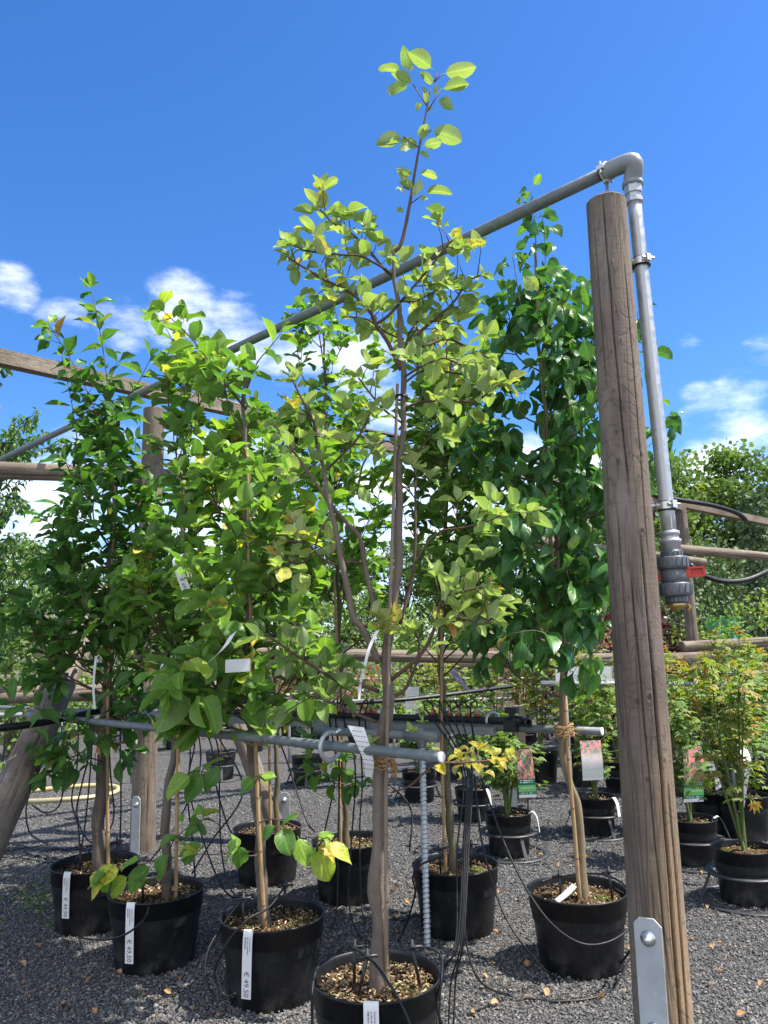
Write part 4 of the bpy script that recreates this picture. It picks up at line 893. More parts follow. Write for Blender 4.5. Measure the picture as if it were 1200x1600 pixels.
def drip_stake(px, py, Y, lean, label):
    b = at(px, py, Y); root = thing('drip_stake', label, 'drip stake', b, 'drip stakes in the pots')
    t = b + Vector(lean) * .075 + Vector((0, 0, .070)); g = Geo(); tube(g, [b - Vector((0, 0, .03)), t], [.0042, .0058], 8); g.build('spike', 'tie_black', root)
    g = Geo(); lathe(g, t, [(0, -.006), (.0095, -.004), (.0095, .006), (.005, .008), (.005, .02), (0, .021)], 10); tube(g, [t + Vector((-.03, 0, -.004)), t + Vector((.03, -.006, .004))], .0048, 8); g.build('drip_head', 'tie_black', root)
    return t
# ------------------------------------------------------------------ potted trees
QU = dict(prof='quince', len=(.072, .130), wid=(.235, .32), curl=(.0, 1.1), droop=-.02, tone=.36, yellow=.04, tilt=.45, young=.9)
QC = dict(QU, len=(.050, .090), tone=.50, yellow=.03, curl=(.0, .75), droop=-.22, tilt=.55)
QF = dict(QU, len=(.068, .11), tone=.30, yellow=.02)
PL = dict(prof='plum', len=(.092, .150), wid=(.175, .24), curl=(.0, 1.0), droop=.05, tone=.36, yellow=.02, tilt=.5, young=.7)
PE = dict(prof='pear', len=(.110, .178), wid=(.185, .245), curl=(.7, 1.9), droop=.55, tone=.32, yellow=.015, tilt=.5, young=.9)
def envelope(env, Y):
    rows = []
    for py, xl, xr in env:
        a = at(xl, py, Y); b = at(xr, py, Y); rows.append(((a.z + b.z) / 2, a.x, b.x))
    rows.sort(); A = np.array(rows); return A
def auto_crown(L, T, trunk, env, Y, nshoot, sp, zlow, depth=.42, spacing=.034, spur=.35, r=.005, minlen=.12):
    E = envelope(env, Y); zt = np.array([p.z for p in trunk]); ztop = max(zt)
    wts = np.maximum(E[:, 2] - E[:, 1], .02); zz = np.linspace(E[0, 0], E[-1, 0], 60); ww = np.interp(zz, E[:, 0], wts); cdf = np.cumsum(ww) / ww.sum()
    nl = max(6, int(nshoot / 2.9)); ends = []
    def cand():
        z = float(np.interp(random.random(), cdf, zz)); xl = np.interp(z, E[:, 0], E[:, 1]); xr = np.interp(z, E[:, 0], E[:, 2]); xc, hw = (xl + xr) / 2, (xr - xl) / 2
        a = random.random() * 6.28; q = random.random() ** .5 * random.uniform(.85, 1.12)
        return Vector((xc + hw * q * math.cos(a), Y + min(hw, depth) * q * math.sin(a), z))
    for s_ in range(nl):
        cs = [cand() for _ in range(7)]
        e = max(cs, key=lambda c: min([(Vector((c.x, c.y, c.z * 1.3)) - Vector((o.x, o.y, o.z * 1.3))).length for o in ends] + [9])); ends.append(e)
        zs = max(zlow, min(e.z - random.uniform(.10, .42), ztop - .02)); k = min(range(len(trunk)), key=lambda i_: abs(zt[i_] - zs)); p0 = trunk[k]
        mid = Vector((p0.x + (e.x - p0.x) * .6, p0.y + (e.y - p0.y) * .6, p0.z + (e.z - p0.z) * .36)) + rv(.03)
        P = smoothpath([p0, mid, e], 20); tube(T, P, [r * random.uniform(.75, 1.1), .0024], 7, mi=1, tone=0)
        grow(L, T, [P[11], P[15], P[19]], 0, 0, sp, f0=.2, spacing=spacing * .85, spur=spur, ros=5, tube_it=False)
        for m in range(random.choice((2, 3, 3, 4))):
            x = random.randint(7, 18); b = P[x]; tg = (P[min(19, x + 1)] - P[x - 1]).normalized(); d = (tg * random.uniform(.3, .9) + rv(.8) + Vector((0, 0, random.uniform(.0, .5)))).normalized(); l = random.uniform(.09, .24)
            grow(L, T, [b, b + d * l * .5 + rv(.012), b + d * l + Vector((0, 0, .02))], .003, .0014, sp, f0=.22, spacing=spacing * .8, spur=spur * .6, ros=4)
def potted_tree(name, label, rim, R_, h, trunk_px, r0, r1, barks, twigbark, leafm, sp, env=None, nshoot=0, zlow=.75, cane=None, sprouts=(), lab=None, limbs=(), extra=None, chips=900, depth=.42, spacing=.034, spur=.35, cat='potted tree', nc=4, group='potted trees tied to the pipes', cane_r=.0075, cane_mat='bamboo'):
    c = hit(rim[0], rim[1], h); root = thing(name, label, cat, (c.x, c.y, 0), group); Y = c.y
    pot = make_pot(root, R_, h, chips=chips)
    tp = [at(x, y, Y + (dy[0] if dy else 0)) for x, y, *dy in trunk_px]; tp[0].z = h * .80
    P = smoothpath(tp, 160); g = Geo()
    P = [p + Vector((.0045 * math.sin(i * .19 + Y * 9) + .003 * math.sin(i * .43 + Y), .004 * math.sin(i * .23 + Y * 5), 0)) * min(1, i / 12) for i, p in enumerate(P)]
    ph = random.random() * 6; rk = lambda f: (r0 + (r1 - r0) * f ** .8) * (1 + .06 * math.sin(f * 23 + ph) + .05 * math.sin(f * 57 + ph) + .10 * math.exp(-((f - .33) / .012) ** 2) + .09 * math.exp(-((f - .21) / .010) ** 2) + .08 * math.exp(-((f - .12) / .014) ** 2)) * (1 + .22 * math.exp(-(f / .025) ** 2))
    tube(g, P, rk, 18, jitter=.07); tr = g.build('trunk', barks, root)
    if cane:
        g = Geo(); cp = [at(x, y, Y + dy) for x, y, dy in cane]; cp[0].z = h * .80; tube(g, cp, [cane_r * 1.1, cane_r * .85], 10, 40); g.build('cane', cane_mat, root)
    L = Leaves(); T = Geo()
    for lim in limbs:
        pts = [at(x, y, Y + dy) for x, y, dy in lim['p']]; Pl = smoothpath(pts, 40); g = Geo(); tube(g, Pl, [lim.get('r0', .009), lim.get('r1', .003)], 10, jitter=.06); g.build('branch', lim.get('bark', twigbark), root)
        if lim.get('leaves', True): grow(L, T, pts, 0, 0, dict(sp, **lim.get('sp', {})), f0=lim.get('f0', .35), spacing=lim.get('spacing', .04), spur=lim.get('spur', .55), ros=lim.get('ros', 4), size=lim.get('size', 1.0), tube_it=False, tone=lim.get('tone'))
    for s_ in sprouts:
        grow(L, T, [at(x, y, Y + dy) for x, y, dy in s_['p']], s_.get('r0', .004), .0015, dict(sp, **s_.get('sp', {})), f0=s_.get('f0', .1), spacing=s_.get('spacing', .034), spur=s_.get('spur', .1), ros=s_.get('ros', 3), size=s_.get('size', 1), tone=s_.get('tone'))
    if env: auto_crown(L, T, P, env, Y, nshoot, sp, zlow, depth, spacing, spur)
    if extra: extra(L, T, Y)
    G = Geo(); L.into(G, sp['prof'], nc, 0)
    if T.n: G.merge(T)
    G.build('crown', [leafm, twigbark], root)
    if lab: price_label(pot, root, *lab[:1], R_, h, *lab[1:])
    return root, pot, Y
RP, HP = .192, .275
def traced(rows, ox, oy, sc, dy0):        # single conspicuous leaves: base and tip traced from the photograph
    def f(L, T, Y):
        for bx, by, tx, ty, tone, wd in rows:
            dy = dy0 + random.uniform(-.03, .03); b = at(ox + bx / sc, oy + by / sc, Y + dy); t = at(ox + tx / sc, oy + ty / sc, Y + dy + random.uniform(-.04, .02)); d = t - b; l = d.length * 1.12; v = (CO - b).normalized()
            n = Vector((0, 0, 1)) * random.uniform(.5, .9) + v * random.uniform(.4, .8) + rv(.2); L.put(b, d + Vector((0, 0, .1 * l)), n, l, l * wd, random.uniform(.3, .9), random.uniform(.1, .5), tone)
    return f
LOWB = traced([(335,745,263,805,.90,.22),(345,715,270,750,.90,.25),(380,712,300,770,.86,.30),(405,735,335,812,.74,.24),(440,680,375,712,.55,.25),(475,700,405,782,.30,.30),(535,665,485,742,.26,.32),(580,612,503,637,.34,.25),(640,563,570,618,.24,.30),(637,638,558,662,.34,.26),(600,420,530,492,.62,.34),(642,413,577,502,.24,.32),(690,400,648,457,.22,.36),(632,400,590,420,.4,.2),(560,545,575,565,.6,.4),(610,530,640,525,.62,.4),(600,545,625,540,.6,.4)], 0, 1000, 2, -.12)
LOWC = traced([(937,545,880,572,.30,.20),(865,578,820,628,.24,.26),(880,585,905,664,.22,.38),(930,612,968,697,.62,.30),(1005,640,1028,747,.74,.34),(1020,628,1103,682,.80,.24),(1000,630,1040,690,.97,.22),(990,625,1040,612,.6,.3),(742,618,718,662,.5,.30),(748,640,758,712,.22,.34),(800,425,755,482,.30,.28),(812,422,858,424,.58,.34),(610,155,560,262,.30,.30),(560,150,475,262,.76,.27),(615,110,705,92,.24,.36),(770,110,838,172,.22,.40),(600,150,540,70,.3,.3),(940,180,968,248,.52,.40),(940,190,865,225,.3,.32)], 0, 1000, 2, -.2)
# --- central tree: every branch traced from the photograph
def top_leaves(L, T, Y):
    Z = [(735,245,640,195,.30),(680,190,583,165,.3),(720,250,610,290,.3),(725,190,700,95,.3),(830,175,725,90,.36),(875,195,1025,170,.30),(870,265,985,240,.36),(830,250,775,195,.3),(835,300,850,250,.3),(850,315,922,360,.36),(800,340,790,265,.25),(775,325,745,370,.3),(800,350,820,390,.3),
         (820,460,960,525,.33),(690,490,572,530,.32),(770,510,800,435,.4),(760,545,685,505,.32),(780,535,875,515,.32),(765,560,812,582,.3),(720,500,700,570,.3),(760,660,860,665,.26),(740,665,660,650,.25),(740,720,690,700,.36),(690,720,660,760,.3),(700,700,675,665,.36),(750,770,775,705,.3),(790,750,908,755,.27),(770,790,802,780,.4),(695,845,645,828,.3),
         (280,850,180,840,.3),(310,820,240,745,.3),(375,880,375,795,.34),(430,880,460,815,.3),(430,890,395,820,.3),(365,890,318,930,.35),(445,880,545,870,.3),(500,910,540,840,.3),(340,870,320,830,.3)]
    for bx, by, tx, ty, wd in Z:
        dy = random.uniform(-.03, .03); b = at(400 + bx / 3, 50 + by / 3, Y + dy); t = at(400 + tx / 3, 50 + ty / 3, Y + dy + random.uniform(-.03, .03)); d = t - b; l = d.length * 1.10; wd *= .76
        v = (CO - b).normalized(); n = Vector((0, 0, 1)) * random.uniform(.25, .7) - v * random.uniform(.6, 1.0) + rv(.3)
        if abs(d.normalized().z) > .75: n = -v + rv(.5)
        L.put(b, d + Vector((0, 0, .12 * l)), n, l, l * wd, random.uniform(.3, 1.2), random.uniform(.25, .8), random.uniform(.40, .75))
    for (bx, by, tx, ty) in ((735,245,800,345),(800,345,780,250),(870,265,805,370),(835,235,850,190),(875,195,835,235),(690,490,760,540),(720,740,690,725),(720,810,785,760),(820,460,780,500)):
        T_ = [at(400 + bx / 3, 50 + by / 3, Y), at(400 + tx / 3, 50 + ty / 3, Y)]; tube(T, T_, .0022, 5, mi=1, tone=0)
    for (px, py, k, tone) in ((590, 965, 3, .84), (600, 985, 5, .86), (614, 975, 3, .88), (606, 992, 3, .84)):
        rosette(L, at(px, py, Y - .03), Vector((0, -.6, .5)), k, QC, tone=tone, size=1.0)
    for (px, py, k) in ((575, 1165, 5), (590, 1180, 4), (645, 1145, 4), (660, 1130, 3)):
        rosette(L, at(px, py, Y - .05), Vector((.1, -.5, .7)), k, QC, tone=random.uniform(.6, .75), size=.55)
    for i in range(20):
        p = at(random.uniform(705, 800), random.uniform(1165, 1212), Y + random.uniform(-.05, .12)); leaf_at(L, p, Vector((random.uniform(-1, 1), random.uniform(-.7, .7), random.uniform(-.2, .6))), dict(QC, curl=(.8, 2.8)), tone=random.uniform(.84, 1.03), size=.62)
pale = dict(sp=dict(tone=.42))
LB = lambda pts, **k: dict(p=pts, **k)
c_limbs = [
 LB([(613,395,0),(627,380,0),(640,320,0),(648,270,0),(657,220,0),(667,170,0),(672,140,0)], r0=.0072, r1=.0025, leaves=False),
 LB([(627,578,0),(606,535,-.02),(587,507,-.04),(577,485,-.05),(545,455,-.08),(507,437,-.1),(470,415,-.12),(450,402,-.12)], r0=.008, f0=.30, spacing=.022, spur=.75),
 LB([(614,432,0),(600,420,.0),(573,387,.02),(543,360,.03),(525,352,.03),(500,328,.04)], r0=.005, f0=.15, spacing=.023, spur=.6),
 LB([(614,430,0),(598,418,-.02),(563,400,-.06),(537,398,-.08),(500,395,-.1),(470,390,-.1)], r0=.0045, f0=.2, spacing=.022, spur=.7),
 LB([(587,507,-.04),(610,490,-.05),(640,455,-.06),(670,420,-.05),(695,388,-.05),(708,375,-.05)], r0=.0055, f0=.25, spacing=.023, spur=.6),
 LB([(635,545,0),(655,520,.03),(690,490,.06),(712,468,.08),(730,440,.1),(752,430,.1)], r0=.0065, f0=.25, spacing=.022, spur=.7),
 LB([(634,637,0),(660,628,-.03),(700,625,-.08),(740,628,-.1),(765,612,-.12),(780,600,-.12)], r0=.0055, f0=.25, spacing=.022, spur=.75),
 LB([(630,590,0),(655,575,-.08),(690,560,-.15),(720,570,-.2)], r0=.004, f0=.2, spacing=.022, spur=.7), LB([(627,660,0),(600,640,-.06),(575,610,-.1),(560,590,-.12)], r0=.004, f0=.25, spacing=.023, spur=.6),
 LB([(620,470,0),(650,470,.04),(680,455,.08),(715,440,.1)], r0=.004, f0=.2, spacing=.022, spur=.7), LB([(630,530,0),(605,520,.06),(575,500,.1),(545,495,.12)], r0=.004, f0=.25, spacing=.022, spur=.7),
 LB([(636,548,0),(665,540,.0),(700,530,.05),(735,545,.1),(765,560,.12)], r0=.005, f0=.25, spacing=.022, spur=.7),
 LB([(630,560,0),(640,520,.1),(660,500,.2),(690,505,.25)], r0=.004, f0=.2, spacing=.023),
 LB([(630,600,0),(660,580,.08),(700,580,.14),(735,590,.18),(760,600,.2)], r0=.004, f0=.2, spacing=.023, spur=.6),
 LB([(592,1035,0),(568,985,-.03),(552,965,-.04),(545,930,-.05),(533,873,-.06),(523,820,-.08),(512,775,-.08),(505,730,-.08),(495,695,-.08)], r0=.0125, r1=.006, bark='quince_bark', leaves=False),
 LB([(600,975,0),(588,955,.01),(577,915,.02),(569,880,.02),(562,840,.0),(540,815,-.03),(522,795,-.06),(490,750,-.1),(455,700,-.14),(430,665,-.15)], r0=.0095, r1=.004, bark='quince_bark', f0=.72, spacing=.026, spur=.75),
 LB([(510,735,-.08),(535,710,-.1),(557,687,-.12),(572,660,-.12),(580,640,-.12)], r0=.0045, f0=.3, spacing=.026, spur=.7),
 LB([(495,695,-.08),(490,660,-.1),(470,620,-.12),(455,590,-.12)], r0=.005, f0=.1, spacing=.023, spur=.7),
 LB([(569,880,.02),(545,878,-.02),(525,882,-.06),(500,870,-.09),(480,850,-.1),(450,845,-.1)], r0=.0045, f0=.4, spacing=.026, spur=.7, sp=dict(tone=.68)),
 LB([(520,800,-.08),(500,830,-.1),(490,860,-.1),(470,880,-.12),(435,870,-.13)], r0=.0035, f0=.3, spacing=.026, spur=.6, sp=dict(tone=.72, yellow=.2)),
 LB([(610,1063,0),(647,1033,-.03),(670,1003,-.05),(683,967,-.06),(690,940,-.06),(720,925,-.08),(760,915,-.1)], r0=.0075, f0=.6, spacing=.024, spur=.8, size=1.12, sp=dict(tone=.52)),
 LB([(683,967,-.06),(720,965,-.1),(750,975,-.12),(770,970,-.12)], r0=.0035, f0=.1, spacing=.023, spur=.7, sp=dict(tone=.5)),
 LB([(612,1088,0),(632,1078,.02),(647,1047,.04),(655,1010,.05),(650,985,.05)], r0=.0065, f0=.6, spacing=.026, spur=.7),
 LB([(592,1080,0),(560,1070,-.03),(533,1067,-.06),(493,1043,-.1),(450,1015,-.14),(415,990,-.16)], r0=.0065, f0=.3, spacing=.022, spur=.75, sp=dict(tone=.22)),
 LB([(588,1128,0),(560,1117,-.03),(540,1108,-.05),(510,1095,-.08),(480,1085,-.1)], r0=.0055, f0=.5, spacing=.024, spur=.8, sp=dict(tone=.22)),
 LB([(625,975,.01),(640,920,.03),(647,880,.03),(649,830,.03),(649,770,.04),(650,717,.05),(665,690,.06),(685,665,.06)], r0=.0062, r1=.003, f0=.6, spacing=.026, spur=.7),
 LB([(647,880,.03),(668,850,.02),(690,830,0),(720,825,-.03),(760,815,-.05),(800,795,-.06)], r0=.0042, f0=.5, spacing=.026, spur=.6, size=1.1),
 LB([(612,1238,0),(640,1228,-.04),(680,1195,-.08),(720,1192,-.1),(770,1188,-.1)], r0=.003, f0=.55, spacing=.026, spur=.4, tone=.93, size=.7),
 LB([(628,700,0),(600,690,-.05),(570,720,-.1),(560,760,-.1)], r0=.003, f0=.3, spacing=.05, spur=.3),
]
croot, cpot, YC = potted_tree('potted_quince_tree', 'tall slim quince tree in the nearest pot, pale leaves reaching above all others', (587, 1521), RP, HP,
  [(592,1525),(594,1455),(586,1385),(588,1330),(595,1265),(594,1200),(603,1100),(606,1010),(616,950),(621,850),(625,750),(629,650),(629,560),(627,512),(620,460),(614,430),(612,393)], .0262, .0065, 'quince_bark', 'dark_twig', 'pale_quince_leaf', dict(QC), None, 0,
  cane=[(603,1525,-.02),(604,1400,-.03),(603,1250,-.03),(607,1050,-.03),(611,900,-.03),(616,750,-.02),(621,600,-.02)], limbs=c_limbs, extra=top_leaves, lab=(-1.62, None, .21, .042), chips=1700, cane_r=.0062, cane_mat='old_cane')
# thin cable tie on the trunk
g = Geo(); cc = at(625, 621, YC - .01); tube(g, [cc + Vector((.024 * math.cos(t), .022 * math.sin(t), .002 * math.sin(3 * t))) for t in np.linspace(0, 6.283, 25)[:-1]], .0042, 6, closed=True); tube(g, [cc + Vector((.022, -.01, .006)), cc + Vector((.022, -.008, .001))], .005, 6)
tag(g.build('cable_tie', 'tie_black'), 'black tie binding the tall quince trunk to its cane', 'tie')
# --- the others
rootA, potA, YA = potted_tree('potted_plum_tree', 'far left plum tree with reddish shoot tips in a black pot', (149, 1346), .198, HP,
  [(158,1340),(154,1280),(158,1215),(163,1150),(166,1080),(170,1000),(173,900),(178,800),(181,700),(183,650)], .0315, .011, 'plum_bark', 'dark_twig', 'plum_leaf', PL,
  [(640,130,215),(700,85,222),(760,60,240),(800,50,265),(860,40,275),(940,50,270),(1020,80,262),(1090,100,240),(1140,130,228)], 88, .85, cane=[(170,1345,-.02),(168,1150,-.03),(173,950,-.03),(180,760,-.02)],
  sprouts=[LB([(180,760,0),(172,640,0),(160,540,-.02),(142,448,-.03)], r0=.0045, spacing=.036, ros=4, sp=dict(young=1.7)), LB([(180,760,0),(152,650,-.05),(115,570,-.08),(76,507,-.1)], r0=.0045, spacing=.034, sp=dict(young=1.7)), LB([(130,800,-.1),(122,700,-.1),(112,630,-.1),(97,555,-.1)], r0=.0035, spacing=.036, sp=dict(young=1.7)),
           LB([(182,720,.05),(190,640,.05),(215,600,.05),(235,560,.05)], spacing=.045), LB([(165,1120,-.05),(120,1130,-.15),(70,1110,-.25),(15,1095,-.3)], r0=.004, f0=.35), LB([(160,1190,-.03),(120,1180,-.15),(95,1200,-.2),(60,1210,-.22)], r0=.004, f0=.2, spacing=.022), LB([(160,1200,-.03),(135,1190,-.2),(100,1160,-.25),(60,1165,-.28)], r0=.004, f0=.2, spacing=.022),
           LB([(165,1075,-.03),(100,1010,-.15),(50,955,-.2),(0,965,-.25)], r0=.004, f0=.25, spacing=.03), LB([(165,960,-.03),(110,935,-.1),(60,900,-.15),(5,895,-.2)], r0=.004, f0=.25, tone=None)], lab=(-1.83, '€ 49,50', .17, .036))
rootB, potB, YB = potted_tree('potted_quince_tree', 'second tree from the left, quince with a yellow low shoot over its pot rim', (245, 1388), RP, HP,
  [(262,1380),(258,1300),(266,1220),(273,1150),(277,1060),(281,960),(285,850),(289,740),(291,640),(290,575)], .020, .007, 'plum_bark', 'dark_twig', 'quince_leaf', QU,
  [(520,215,310),(570,215,340),(640,262,370),(740,258,390),(800,200,395),(880,185,390),(960,205,375),(1040,215,345),(1090,225,320)], 66, .95, cane=[(275,1382,-.02),(277,1250,-.03),(282,1000,-.03),(289,740,-.02)],
  sprouts=[LB([(291,660,0),(285,590,0),(268,530,-.03),(245,490,-.05)], r0=.004, sp=dict(tone=.5)), LB([(258,1345,-.04),(225,1345,-.1),(190,1352,-.12),(168,1362,-.12)], r0=.003, f0=.9, spacing=.08, ros=1), LB([(262,1360,-.04),(268,1320,-.1),(285,1300,-.12),(315,1280,-.12)], r0=.003, f0=.9, spacing=.08, ros=1),
           LB([(270,1240,-.03),(285,1215,-.1),(305,1205,-.12),(322,1207,-.12)], r0=.003, f0=.9, spacing=.08, ros=1), LB([(265,1375,-.04),(252,1380,-.1),(215,1375,-.14)], r0=.002, f0=.3, spacing=.03, size=.6)], lab=(-1.80, '€ 49,50', .20, .036), extra=LOWB)
rootC, potC, YC3 = potted_tree('potted_quince_tree', 'third tree from the left, bushy quince with a hose loop beside its pot', (426, 1426), RP, HP,
  [(414,1428),(408,1340),(400,1240),(394,1150),(389,1060),(388,950),(386,850),(385,740),(382,640),(380,590)], .0235, .0075, 'plum_bark', 'dark_twig', 'quince_leaf', dict(QU, tone=.42, len=(.078, .135)),
  [(560,345,420),(620,335,445),(690,318,470),(770,310,490),(840,300,515),(920,285,530),(1000,262,530),(1070,258,520),(1115,275,480)], 64, .92, cane=[(414,1440,-.03),(404,1280,-.03),(397,1100,-.03),(390,900,-.03),(386,700,-.02)],
  sprouts=[LB([(385,640,0),(345,590,-.05),(300,530,-.08),(252,483,-.1)], r0=.0055, f0=.2, spacing=.028, spur=.3, sp=dict(tone=.52)), LB([(382,620,0),(400,570,.02),(420,545,.02),(440,520,.03)], r0=.004, sp=dict(tone=.5)), LB([(405,1285,-.03),(430,1280,-.12),(465,1292,-.18),(505,1310,-.2)], r0=.003, f0=.9, spacing=.1, ros=1, size=.6),
           LB([(408,1335,-.02),(385,1337,-.08),(368,1325,-.1)], r0=.0025, f0=.9, spacing=.1, ros=1, size=.6), LB([(397,1225,-.02),(404,1214,-.1)], r0=.0025, f0=.9, spacing=.1, ros=1, size=.5), LB([(390,1110,0),(340,1080,-.2),(300,1060,-.3),(270,1075,-.34)], r0=.004, f0=.55, spacing=.03, size=1.5, sp=dict(droop=.8)),
           LB([(400,1330,-.02),(330,1335,-.1),(305,1335,-.1)], r0=.0025, f0=.9, spacing=.05)], lab=(-1.86, '€ 49,50', .20, .036, -.008), extra=LOWC)
rootD, potD, YD = potted_tree('potted_pear_tree', 'pear tree with dark glossy drooping leaves in the right-hand pot beside the front post', (901, 1388), RP, HP,
  [(912,1396),(908,1340),(905,1290),(900,1255),(886,1215),(880,1150),(880,1060),(877,960),(870,860),(860,750),(850,640),(842,540),(838,450),(834,380)], .0188, .006, 'pear_bark', 'mossy_bark', 'pear_leaf', PE,
  [(440,795,880),(500,772,915),(560,755,940),(640,745,960),(720,735,975),(800,740,975),(870,750,965),(940,745,950),(1000,755,925),(1040,780,905)], 84, 1.0, cane=[(906,1405,-.03),(897,1290,-.03),(887,1170,-.03),(876,1000,-.03),(862,860,-.03),(850,700,-.02)], depth=.45, spacing=.036, spur=.3,
  sprouts=[LB([(840,480,0),(838,410,0),(836,350,0),(829,295,-.02)], r0=.0035, f0=.05, spacing=.026, spur=0, size=.8), LB([(842,520,0),(850,450,.03),(852,390,.05),(848,340,.05)], r0=.0035, f0=.1, spacing=.028, spur=0, size=.8), LB([(842,540,0),(815,480,-.05),(806,430,-.06),(800,395,-.06)], r0=.0035, f0=.1, spacing=.028, spur=0, size=.85), LB([(870,640,.05),(885,570,.05),(893,500,.05),(897,470,.05)], r0=.003, f0=.2, spacing=.03, spur=0), LB([(885,640,.1),(910,560,.15),(918,500,.18),(912,440,.2)], r0=.003, f0=.2, spacing=.05, spur=0),
           LB([(880,650,.2),(960,600,.3),(1010,570,.35),(1000,500,.36)], r0=.0035, f0=.35, spacing=.035), LB([(880,760,.2),(980,720,.3),(1030,680,.35),(1050,640,.36)], r0=.0035, f0=.4, spacing=.035), LB([(880,960,-.05),(895,930,-.15),(885,890,-.2),(890,870,-.2)], r0=.003, f0=.1, spacing=.035, sp=dict(tone=.55)),
           LB([(882,1010,-.04),(850,990,-.2),(830,985,-.28),(800,990,-.3)], r0=.004, f0=.25, spacing=.03, size=1.1), LB([(883,1050,-.04),(905,1035,-.1),(920,1020,-.14)], r0=.003, f0=.25, spacing=.026, size=1.1, sp=dict(droop=1.0)), LB([(882,1000,.0),(820,960,.0),(770,960,.0),(730,985,.02)], r0=.004, f0=.35, spacing=.03)])
rootG, potG, YG = potted_tree('potted_quince_tree', 'green-trunked quince tree behind the twisted steel stake', (711, 1348), RP, HP,
  [(708,1345),(705,1290),(699,1240),(695,1170),(690,1090),(689,1000),(691,900),(696,800),(700,720)], .0188, .009, 'mossy_bark', 'dark_twig', 'quince_leaf', dict(QF, tone=.34),
  [(560,650,770),(620,635,795),(690,630,800),(760,632,790),(840,645,785),(910,655,780),(960,665,770)], 88, 1.15, cane=[(696,1350,-.03),(691,1200,-.04),(690,1050,-.04),(692,900,-.03)],
  sprouts=[LB([(690,1060,0),(720,1030,-.05),(760,985,-.1),(790,955,-.12)], r0=.005, f0=.6), LB([(693,1115,0),(740,1090,.05),(790,1060,.08),(840,1045,.1)], r0=.004, f0=.8), LB([(689,1040,0),(660,1010,.05),(640,990,.08)], r0=.005, f0=.4)])
rootF, potF, YF = potted_tree('potted_quince_tree', 'quince tree rising behind the central trunk from a half-hidden pot', (546, 1311), RP, HP,
  [(541,1312),(537,1230),(534,1140),(533,1040),(528,920),(520,820),(512,720),(508,620),(506,510)], .0165, .006, 'mossy_bark', 'dark_twig', 'quince_leaf', dict(QF, tone=.40),
  [(480,478,540),(530,455,560),(590,445,590),(660,445,610),(730,450,615),(810,460,610),(880,470,600),(940,480,590)], 66, 1.2, cane=[(532,1312,-.03),(530,1200,-.04),(528,1060,-.04),(522,900,-.03)],
  sprouts=[LB([(537,1225,-.03),(520,1222,-.15),(495,1200,-.25),(482,1188,-.3)], r0=.0035, f0=.25, spacing=.018, size=1.15, sp=dict(tone=.22)), LB([(538,1230,-.03),(550,1225,-.15),(570,1220,-.2)], r0=.003, f0=.2, spacing=.024, sp=dict(tone=.2)), LB([(536,1215,-.02),(540,1195,-.1),(540,1180,-.15)], r0=.003, f0=.2, spacing=.024, sp=dict(tone=.28))])
rootE, potE, YE = potted_tree('potted_quince_tree', 'shaded quince tree in the pot behind the third tree from the left', (418, 1291), .187, HP,
  [(433,1285),(432,1220),(431,1150),(429,1060),(427,960),(424,860),(420,760)], .016, .007, 'mossy_bark', 'dark_twig', 'quince_leaf', dict(QF, tone=.30),
  [(600,390,470),(660,370,500),(740,360,510),(820,370,510),(900,390,500),(960,400,490)], 52, 1.25, cane=[(423,1288,-.03),(421,1200,-.04),(420,1050,-.04),(418,900,-.03)])

# twine lashings
def twine(px, py, Y, r, label, tail=0.0):
    c = at(px, py, Y); g = Geo()
    for k in range(16):
        z = random.uniform(-.018, .018); rr = r * random.uniform(.98, 1.18); a0 = random.random() * 6; e = random.uniform(.85, 1.0)
        tube(g, [c + Vector((rr * math.cos(t), rr * .9 * math.sin(t), z + .010 * math.sin(t + a0) + .003 * math.sin(5 * t))) for t in np.linspace(0, 6.283, 22)[:-1]], .0021, 5, closed=True)
    for k in range(34):
        d = Vector((random.uniform(-1, 1), random.uniform(-.9, -.1), random.uniform(-.7, .5))).normalized(); p = c + Vector((d.x * r, -r * .8, random.uniform(-.012, .012))); tube(g, [p, p + d * .015 + rv(.006), p + d * random.uniform(.02, .05) + rv(.012)], [.0011, .0004], 4)
    if tail:
        for k in range(26):
            p = c + Vector((r * .9 + random.uniform(-.006, .008), -r * .4, random.uniform(-.01, .01))); tube(g, [p, p + Vector((.004, -.006, -tail * .5)) + rv(.006), p + Vector((random.uniform(-.004, .008), -.004, -tail * random.uniform(.75, 1))) + rv(.005)], [.0022, .0010], 5, n=8)
    tag(g.build('twine_tie', 'twine_fibre'), label, 'twine tie', 'twine ties on the pipes')
twine(597, 1187, YC, .036, 'frayed twine tie on the slim central trunk with a hanging tail', .055)
twine(399, 1153, YC3, .036, 'frayed twine tie round the third trunk from the left')
twine(278, 1146, YB, .030, 'knotted twine tie round the second trunk from the left')
twine(165, 1130, YA, .034, 'twine tie round the far left trunk')
twine(882, 1141, YD - .02, .032, 'frayed twine tie on the pear trunk at right')
twine(531, 1112, YF - .02, .032, 'shaded twine tie behind the central trunk')
